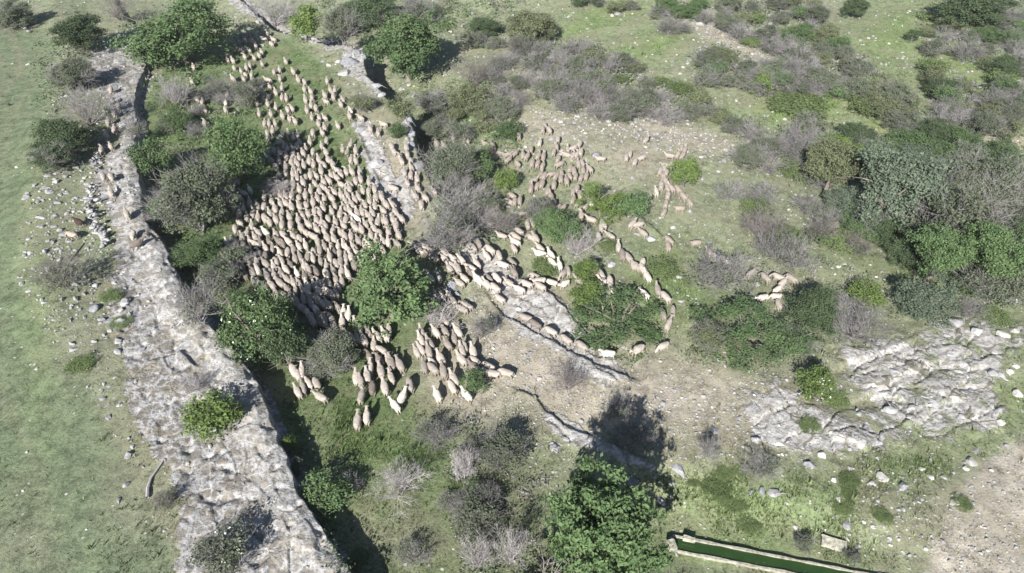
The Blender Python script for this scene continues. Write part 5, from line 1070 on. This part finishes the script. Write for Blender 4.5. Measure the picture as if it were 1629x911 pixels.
# crops of the photograph: origin, then (x, y, heading) at 5.0625 crop px per photo px
FL = [((260, 20), """245 437 110,228 550 100,190 690 20,235 665 100,270 700 140,312 710 110,240 785 120,295 755 110,335 780 120,207 893 100,332 885 80,535 610 80,515 660 90,500 718 100 w,500 770 80,560 530 140,570 440 130,625 465 120,660 495 120,645 530 130,668 440 110,697 425 120,655 350 120,730 360 115,795 410 130,710 495 110,720 550 120,780 580 120,790 640 115,840 540 180,855 590 140,890 470 120,935 455 100,940 530 95,955 600 90,905 640 90,955 675 95,990 685 110,985 390 135,1045 470 125,1085 535 130,1135 550 125,1135 610 115,1185 630 120,1195 675 110,1145 700 105,1190 740 105,840 730 110,865 810 110,905 755 110,770 805 110,1000 775 115,1035 765 110,960 830 125,1015 850 115,1060 870 120,815 885 90,850 885 95,900 885 110,735 620 110,750 720 110,1195 835 100,1155 780 100,540 235 150,610 235 90,655 220 90,710 220 120,750 170 100,805 205 180,870 250 160,600 290 150,640 300 130,690 300 140,745 265 130,790 310 130,690 160 170,620 160 100,560 290 160,520 330 150,840 165 120,730 240 120,595 110 90,885 212 160,770 340 130,515 375 130,560 385 120"""),
 ((400, 80), """610 240 125,635 310 110,672 320 105,660 370 110,590 355 140,600 405 160,735 390 125,720 430 120,798 485 145 w,790 522 140,590 535 140,545 535 125,540 585 115,695 600 130 w,570 655 110,520 460 110,880 540 150,955 625 125,1020 655 130,1060 590 170,1165 655 145 w,1130 770 130,1147 805 120,495 655 95,590 620 120,605 715 95,565 760 95,600 815 95,620 880 110,735 800 100,770 815 95,800 750 100,840 800 95,800 870 95,840 880 100,1195 850 110"""),
 ((340, 200), """430 50 95,440 100 95,475 40 100,550 75 95,600 60 90,640 90 85,675 70 95,525 130 110,690 135 100,670 165 90,565 165 100,595 180 85,635 180 95,740 180 110,775 125 100,435 200 120,485 200 110,535 220 105,585 245 90,640 225 95,685 250 110,720 215 120,625 285 90,655 275 95,460 275 135,525 280 120,580 330 110,580 375 110,525 395 100,500 325 120,
 795 45 95,870 50 100,870 160 95,910 110 80,905 215 90,800 200 100,920 290 115,885 310 125,770 280 90,805 300 95,725 310 90,675 300 90,645 340 100,635 375 95,865 360 95,690 360 100,1000 355 165,1020 385 140,945 395 130,990 412 130,1025 465 150,1095 465 130,1095 505 110,780 395 95,825 395 110,740 410 110,670 415 95,925 435 130,885 450 120,875 490 110,640 465 95,590 470 80,720 455 115,690 505 110,515 460 80,490 510 90,465 595 80,580 565 115,630 555 95,580 620 140,685 575 110,740 555 95,780 515 100,850 525 95,890 580 95,835 580 110,950 580 130,970 530 125,1025 550 110,1075 560 125,1060 605 120,1110 630 125,1135 590 115,1165 570 130,690 645 140,745 630 110,800 610 95,880 655 120,855 700 110,810 680 95,950 680 110,975 640 100,1050 655 120,1020 710 110,1100 690 115,1155 705 100,1195 690 110,710 710 140,760 700 110,680 750 100,610 730 110,620 790 100,550 695 90,545 742 95,495 670 100,500 750 110,550 790 95,450 700 95,450 770 125,405 640 80,350 640 120,290 620 120,315 700 100,355 730 80,265 730 85,205 770 135,205 700 80,235 660 90,160 650 100,290 510 150 w,240 540 145,205 580 140,125 565 130,75 590 90,65 390 130,15 390 120,180 440 140,90 510 130,150 510 120,130 440 130,265 860 85,225 890 120,305 800 90,355 860 120,415 850 140 w,500 870 110,560 870 130,170 820 110,640 880 130,920 740 120,870 780 110,830 760 100,900 800 110,980 770 110,1065 755 95,1045 795 140,1145 745 140 w,1140 815 110,1190 830 110,830 830 130,890 840 115,960 840 100,1020 850 110,1055 885 100,1105 880 90,800 885 140"""),
 ((340, 330), """110 290 110,95 350 110,190 310 90,235 370 110 w,275 345 140,335 240 120,330 290 150,365 365 100,415 320 100,415 385 105,475 320 85,520 265 150,595 355 100,535 365 120,655 405 120,695 395 120,685 310 125,740 300 110,755 390 95,800 405 100,805 350 105,860 420 100,935 400 110,890 305 120,965 345 110,950 310 100,1000 305 100,1015 365 95,1085 345 110,1020 430 100,985 450 105,1065 470 100,965 505 125,905 530 120,825 510 110,765 500 110,670 525 130 w,580 500 130,590 580 125,500 435 120,485 480 120,450 510 125,430 550 130,355 510 120,310 515 125,345 435 110,225 465 130,145 460 140,590 650 120,655 665 105,735 565 120,685 605 120,755 635 110,810 620 105,850 605 110,925 610 120,575 715 150,725 745 110,715 810 150,740 680 150,785 775 115,835 745 110,925 785 125,1000 805 100,1030 520 95,545 420 120,790 880 100,850 870 100,885 885 100,945 895 110,1045 840 90 w,1085 860 100 w,465 625 140"""),
 ((480, 420), """85 455 115,140 450 105,185 470 110,255 490 115,325 465 120,430 490 100,470 505 110,240 560 130,335 560 105,370 580 110,400 595 120,450 590 120,500 610 120,535 550 115,605 575 120,670 570 120,700 520 110,580 650 95,640 690 140,625 770 115,545 745 100,705 775 125,550 830 100,790 810 125,1040 110 110,1105 110 110,1085 270 120,1125 240 120,1190 260 120,1150 450 120"""),
 ((620, 490), """250 260 115,320 280 125,215 345 120,250 330 115,315 350 115,340 425 140,410 405 120,275 465 110,345 485 130,430 500 115,515 565 120,500 625 125,380 690 125 w,615 685 130 w,370 190 130,445 180 130,545 185 130,520 230 120,600 305 120,580 345 125,670 345 115,685 415 140,575 405 130,680 465 150,790 460 160,820 525 170,930 515 170,465 285 130,715 175 110,160 605 120,100 715 70 w,40 775 135 w,10 550 110,10 440 110,255 195 110"""),
 ((440, 560), """135 140 110,165 170 110,205 150 100,255 240 110,320 245 125,210 280 115,170 315 120,350 355 150,640 200 95,680 235 95,730 190 100,685 350 65,770 275 85,870 280 115,840 150 110,725 510 90,650 545 80"""),
 ((620, 340), """240 295 150,270 250 165,330 295 150,205 265 160,320 332 140,370 352 130,440 310 150,440 355 130,520 365 140,575 365 140,500 410 140,485 445 130,545 440 130,645 430 160,660 475 140,600 510 150,560 550 150,710 530 150 w,780 565 120,790 510 140,845 590 130,860 510 135,960 545 140,885 680 140,1040 600 160,1000 470 140,905 405 160,985 380 130,880 330 120,780 335 130,805 290 135,715 230 125,585 225 70,640 175 80,670 265 140,700 395 130,620 735 150,575 760 160,400 525 120,330 530 120,420 630 120,370 680 120,505 690 140,810 90 150,900 170 165,1010 180 150,1040 130 160,1110 80 110,1140 190 140,1000 270 120,1170 500 165,1100 560 160,1090 830 150"""),
 ((740, 300), """400 420 160,400 470 100,510 280 80,540 270 120,530 400 140,565 395 120,460 195 200,600 470 140 w,600 520 170 w,690 530 130 w,700 590 130 w,760 610 110 w,830 650 105,790 680 235,800 760 215 w,920 735 160,580 700 160,590 742 190,500 762 160,600 785 160,690 750 170,380 50 150,350 100 160,400 95 100,440 85 95,935 210 100,1015 245 170,1095 300 120,1112 285 130,1075 375 110,1165 375 150,1050 610 95,1090 685 130,1110 742 150,1165 745 110,1115 780 160,1165 800 120"""),
 ((760, 160), """255 150 90,330 280 80,65 345 170,120 360 120,120 455 190,190 425 170,245 425 20,300 420 45,250 470 30,320 500 140,365 430 85,400 445 40,430 385 80,440 495 85,500 330 80 w,525 225 80,540 190 110,575 235 120,490 440 80,530 440 85,525 515 60,485 500 80,645 305 90,635 365 85,615 405 75,650 460 80,660 510 20,710 435 170,725 385 90,775 375 35,820 345 70,770 435 70,800 430 80,830 410 80,840 495 110,810 505 100,745 540 70,775 560 90,790 600 85,850 555 90,900 545 140,875 600 85,835 610 70,740 600 105,715 640 110,670 620 100,675 580 110,635 600 60,615 670 75,595 585 200,540 595 60,510 590 70,455 635 30,430 700 60,480 680 70,520 665 65,565 720 70,590 770 110,615 820 70,650 860 60,690 855 40,770 720 90,800 700 90,825 755 100,770 790 60,810 820 40,875 835 50,915 820 85 w,985 465 180"""),
 ((960, 180), """185 350 95,215 320 100,255 385 60,310 355 10,345 210 50,630 270 80,600 330 50,640 335 50,655 290 70,530 340 170,545 400 30,500 415 180,460 460 100,480 510 110,500 545 120,465 580 90,515 595 110,545 600 130,425 625 95 w,505 720 70,520 655 60,490 790 50,600 610 130,640 660 130,695 710 110,775 490 70,795 490 110,610 760 170,510 470 60,490 440 100"""),
 ((900, 340), """540 75 60,590 85 10,620 150 140,830 205 130,825 250 100,425 260 100,455 325 120,500 340 130,545 400 105,575 420 125,620 440 130,620 390 80,655 500 120,740 605 110,800 665 130,865 770 95,635 635 145 w,785 800 120,830 880 70,1045 225 180"""),
 ((1060, 360), """345 200 140,400 245 140,470 270 150,520 300 150,685 370 30,795 405 150,900 405 160,1005 415 150,940 450 40,900 500 30,770 570 200 w,880 555 170,905 620 120"""),
 ((840, 440), """55 380 150,180 430 150,305 500 150,430 550 150,640 615 175 w,880 590 205,1085 550 210"""),
 ((540, 180), """165 470 120,130 540 110,170 525 120,237 545 95,235 620 100,295 680 110,375 730 130,350 775 130,450 790 110,430 850 110,285 745 110,265 800 110,370 860 110,310 870 95,225 810 110,185 790 100,205 735 110,125 690 115,150 665 125,60 660 110,100 730 130,50 710 115,35 760 120,90 790 75,145 805 110,55 850 110,20 890 130,60 610 110,210 890 130,115 890 120,255 860 110,540 275 100,548 325 95,500 380 110,575 375 105,525 470 95,575 490 100,625 520 100,545 550 110,580 435 100,630 595 130,610 660 140,690 675 140,660 730 110,430 600 170,420 270 130,760 620 130,845 260 140,920 200 110,1005 215 95,1035 215 80,1050 295 90,780 235 100,
 289 876 120,359 866 115,340 850 120,228 901 110,116 921 110,167 942 120,253 977 110,324 962 115,395 952 120,152 1022 110,106 997 110,40 1002 110,476 972 120"""),
 ((60, 120), """590 115 110,600 190 100,650 240 100,615 300 90,565 370 85,615 430 100,550 480 110,585 560 100,510 590 80,525 805 110,590 810 100"""),
 ((60, 270), """590 180 110,715 350 110 w,770 520 90,800 590 30""")]
SING = {  # photo position of sheep that stand out -> label
 (206, 339): 'pale cream sheep alone on the ledge above the cliff, seen from behind', (212, 373): 'greyish sheep on the ledge just below the lone pale cream one', (218, 387): 'sheep standing crosswise on the ledge, lowest of the ledge sheep',
 (583, 661): 'grey sheep on the open grass, right one of the lowest pair', (568, 668): 'grey sheep on the open grass, left one of the lowest pair', (509, 630): 'sheep turned aside at the right end of the small bunch by the cliff shadow',
 (640, 631): 'bright white sheep turning its head, at the lower end of the flock', (628, 643): 'bright white sheep below the turning one at the lower end of the flock', (695, 626): 'cream sheep walking alone on the stony path below the files', (741, 625): 'cream sheep last on the right of the lower stony path', (761, 525): 'lone sheep between the small bushes on stony ground',
 (804, 594): 'last sheep at the right end of the right-hand file', (742, 485): 'sheep stepping out of the shade beside the blue-grey boulder', (898, 450): 'white sheep heading left at the tip of the circled thicket', (966, 561): 'white sheep walking left at the foot of the circled thicket', (1014, 557): 'sheep second from the right end along the foot of the thicket', (1054, 549): 'sheep with visible legs at the right end of the file below the thicket',
 (1212, 473): 'white sheep walking left in front of the dark rounded bush', (1025, 465): 'white sheep between the two files right of the thicket', (941, 322): 'white sheep alone at the left edge of the yellow-olive bush', (539, 199): 'white sheep walking apart left of the slab path', (557, 176): 'white sheep at the top of the slab path', (630, 209): 'pale sheep beside the small round bush on the slab path', (566, 347): 'brightest white sheep inside the packed flock', (397, 301): 'cream sheep beside the shadow of the bright tree', (831, 338): 'pale sheep standing crosswise above the column in the middle',
}
FIRST = []
def zone(x, y):
    if x < 250: return 'sheep walking up the narrow ledge above the cliff', 'sheep on the ledge above the cliff'
    if x < 350 and y < 215: return 'sheep in the small bunch left of the bright leafy tree', 'sheep left of the bright tree'
    if y < 92 and x < 450: return 'shaded sheep crowding under the large spreading oak at the top', 'sheep in the shade of the top oak'
    if x < 455 and y > 225 and x < 420 and y < 345 and x - 340 < 95: return 'sheep streaming down along the large grey-green bush to the flock', 'sheep streaming below the bright tree'
    if 415 < x < 500 and 200 < y < 282: return 'sheep in the dark tree shadow at the upper edge of the packed flock', 'sheep in the shadow of the bright tree'
    if y < 240 and x < 545: return 'sheep in the loose files climbing the grassy upper hollow', 'sheep in the upper hollow'
    if y < 300 and x < 600 and x > 540: return 'sheep in the small group beside the pale rock slabs', 'sheep beside the rock slabs'
    if x >= 590 and y < 330 and x < 700: return 'sheep in the file along the slab path under the rock rib', 'sheep on the slab path'
    if x < 545 and y > 570: return 'sheep in the small bunch at the rim of the cliff shadow', 'sheep by the cliff shadow'
    if y > 510 and x < 650: return 'sheep in the lower tail of the flock around the airy bush', 'sheep of the lower tail'
    if y > 515 and x < 830: return 'sheep in the right-hand files leaving the big tree downhill', 'sheep of the right-hand files'
    if 650 < x < 745 and y > 380: return 'shaded sheep in the crowd right of the large tree', 'sheep in the shade of the large tree'
    if x < 665: return 'beige sheep packed in the main flock in the hollow', 'sheep of the packed flock'
    if x < 840 and y > 365: return 'sheep filing across the pale rock slab right of the shade', 'sheep on the rock slab'
    if x > 1180: return 'sheep behind the dark rounded bush on the right', 'sheep on the far right'
    if x > 1080 and y > 380: return 'sheep half hidden behind the purple-grey bare bush', 'sheep behind the bare bush'
    if y < 345 and x < 965: return 'sheep in the grazing group on the right slope', 'sheep of the grazing group'
    if y < 345: return 'sheep in the scattered cluster on the far scree', 'sheep on the scree'
    if x < 925 and y < 480: return 'sheep in the column winding past the green rounded bush', 'sheep of the middle column'
    if y > 480 and x < 950: return 'sheep in single file along the lower edge of the rock slab', 'sheep in single file'
    return 'sheep in the files descending right of the circled thicket', 'sheep right of the thicket'

pts = []
for (ox, oy), txt in FL:
    for e in txt.replace('\n', ' ').split(','):
        f = e.split()
        if len(f) < 3: continue
        x = ox + float(f[0]) / 5.0625; y = oy + float(f[1]) / 5.0625
        if any((x - q[0]) ** 2 + (y - q[1]) ** 2 < 20 for q in pts): continue
        pts.append((x, y, float(f[2]), f[3] if len(f) > 3 else 'n'))
FLOCK = [(425, 290), (500, 250), (545, 262), (592, 290), (640, 340), (636, 385), (560, 425), (535, 470), (530, 515), (470, 488), (365, 424), (350, 385), (410, 335)]
k = 0
for _i in range(9000):
    x = rnd.uniform(350, 640); y = rnd.uniform(250, 515)
    if poly_in(FLOCK, np.array([x]), np.array([y]), .5)[0] < .5: continue
    if any(((x - q[0]) / 8.4) ** 2 + ((y - q[1]) / 12.6) ** 2 < 1 for q in pts): continue
    pts.append((x, y, rnd.gauss(116, 12), 'n')); k += 1
print('FILL', k)
pts.append((124, 351, 150, 'd')); pts.append((113, 371, 165, 't'))
info = []
for x, y, ang, k in pts:
    p = at(x, y, .42); a = math.radians(ang)
    q = at(x + 6 * math.cos(a), y - 6 * math.sin(a), .42)
    info.append((scale_at(p), x, y, p, math.atan2(q[1] - p[1], q[0] - p[0]), k))
info.sort(key=lambda t: -t[0])
NIND = 320
rest = bmesh.new(); nrest = 0
named = {}
for key, lb in SING.items():
    j = min(range(len(info)), key=lambda i: (info[i][1] - key[0]) ** 2 + (info[i][2] - key[1]) ** 2); named[j] = lb
order = [i for i in range(len(info)) if i in named or info[i][5] in 'dt'] + [i for i in range(len(info)) if not (i in named or info[i][5] in 'dt')]
for n, i in enumerate(order):
    s, x, y, p, rz, k = info[i]
    graze = k == 'n' and (x > 760 and rnd.random() < .55)
    me = rnd.choice(SH['g'] if graze else SH[k])
    sc = rnd.uniform(.83, 1.0); rz += rnd.gauss(0, .10)
    if n < NIND:
        o = link('sheep', me, None, (p[0], p[1], p[2] - .015)); o.rotation_euler = (0, 0, rz); o.scale = (sc * .86, sc * rnd.uniform(.82, .96), sc * rnd.uniform(.76, .86))
        lb, gr = zone(x, y)
        if k == 'd': lb = 'dark brown sheep standing beside the dry stone wall'
        if k == 't': lb = 'tan sheep with lowered head beside the dark brown sheep'
        if i in named: lb = named[i]
        tag(o, lb, 'sheep', gr)
    else:
        t = me.copy(); t.transform(Matrix.Translation((p[0], p[1], p[2] - .015)) @ Matrix.Rotation(rz, 4, 'Z') @ Matrix.Diagonal((sc * .86, sc * .96, sc * .80, 1)))
        if k == 'w':
            for f in t.polygons: f.material_index = 3 if f.material_index == 0 else f.material_index
        rest.from_mesh(t); bpy.data.meshes.remove(t)
if len(rest.verts):
    me = bpy.data.meshes.new('flock'); rest.to_mesh(me)
    for m in (M_FLEECE, M_FACE, M_LEG, M_FLEECEW): me.materials.append(m)
    o = link('sheep_flock', me); o['kind'] = 'stuff'; o['label'] = 'farther small sheep of the flock, in the upper hollow and on the far slope'; o['category'] = 'flock'
rest.free()
def build_haze():
    bm = bmesh.new(); bmesh.ops.create_cube(bm, size=1)
    for v in bm.verts: v.co = Vector((v.co.x * 11000, v.co.y * 6900 + 3300, -40 if v.co.z < 0 else HAZETOP))
    me = bpy.data.meshes.new('haze'); bm.to_mesh(me); bm.free()
    m = bpy.data.materials.new('haze'); m.use_nodes = True; nt = m.node_tree
    for n in list(nt.nodes):
        if n.type != 'OUTPUT_MATERIAL': nt.nodes.remove(n)
    v = nt.nodes.new('ShaderNodeVolumePrincipled'); v.inputs['Color'].default_value = (.86, .90, .95, 1); v.inputs['Density'].default_value = HAZE; v.inputs['Anisotropy'].default_value = .0
    nt.links.new(v.outputs[0], next(n for n in nt.nodes if n.type == 'OUTPUT_MATERIAL').inputs['Volume'])
    me.materials.append(m); o = link('haze', me); o['kind'] = 'stuff'; o['label'] = 'thin summer haze over the whole slope'
HAZE = .0002; HAZETOP = max(CAMH + 2, 30.0)
build_haze()
print('ZMAX', max(float(np.max(HG)), 0))
print('SHEEP', len(info), 'PLANTS', PLANTCOUNT[0], 'STONES', SC[0])
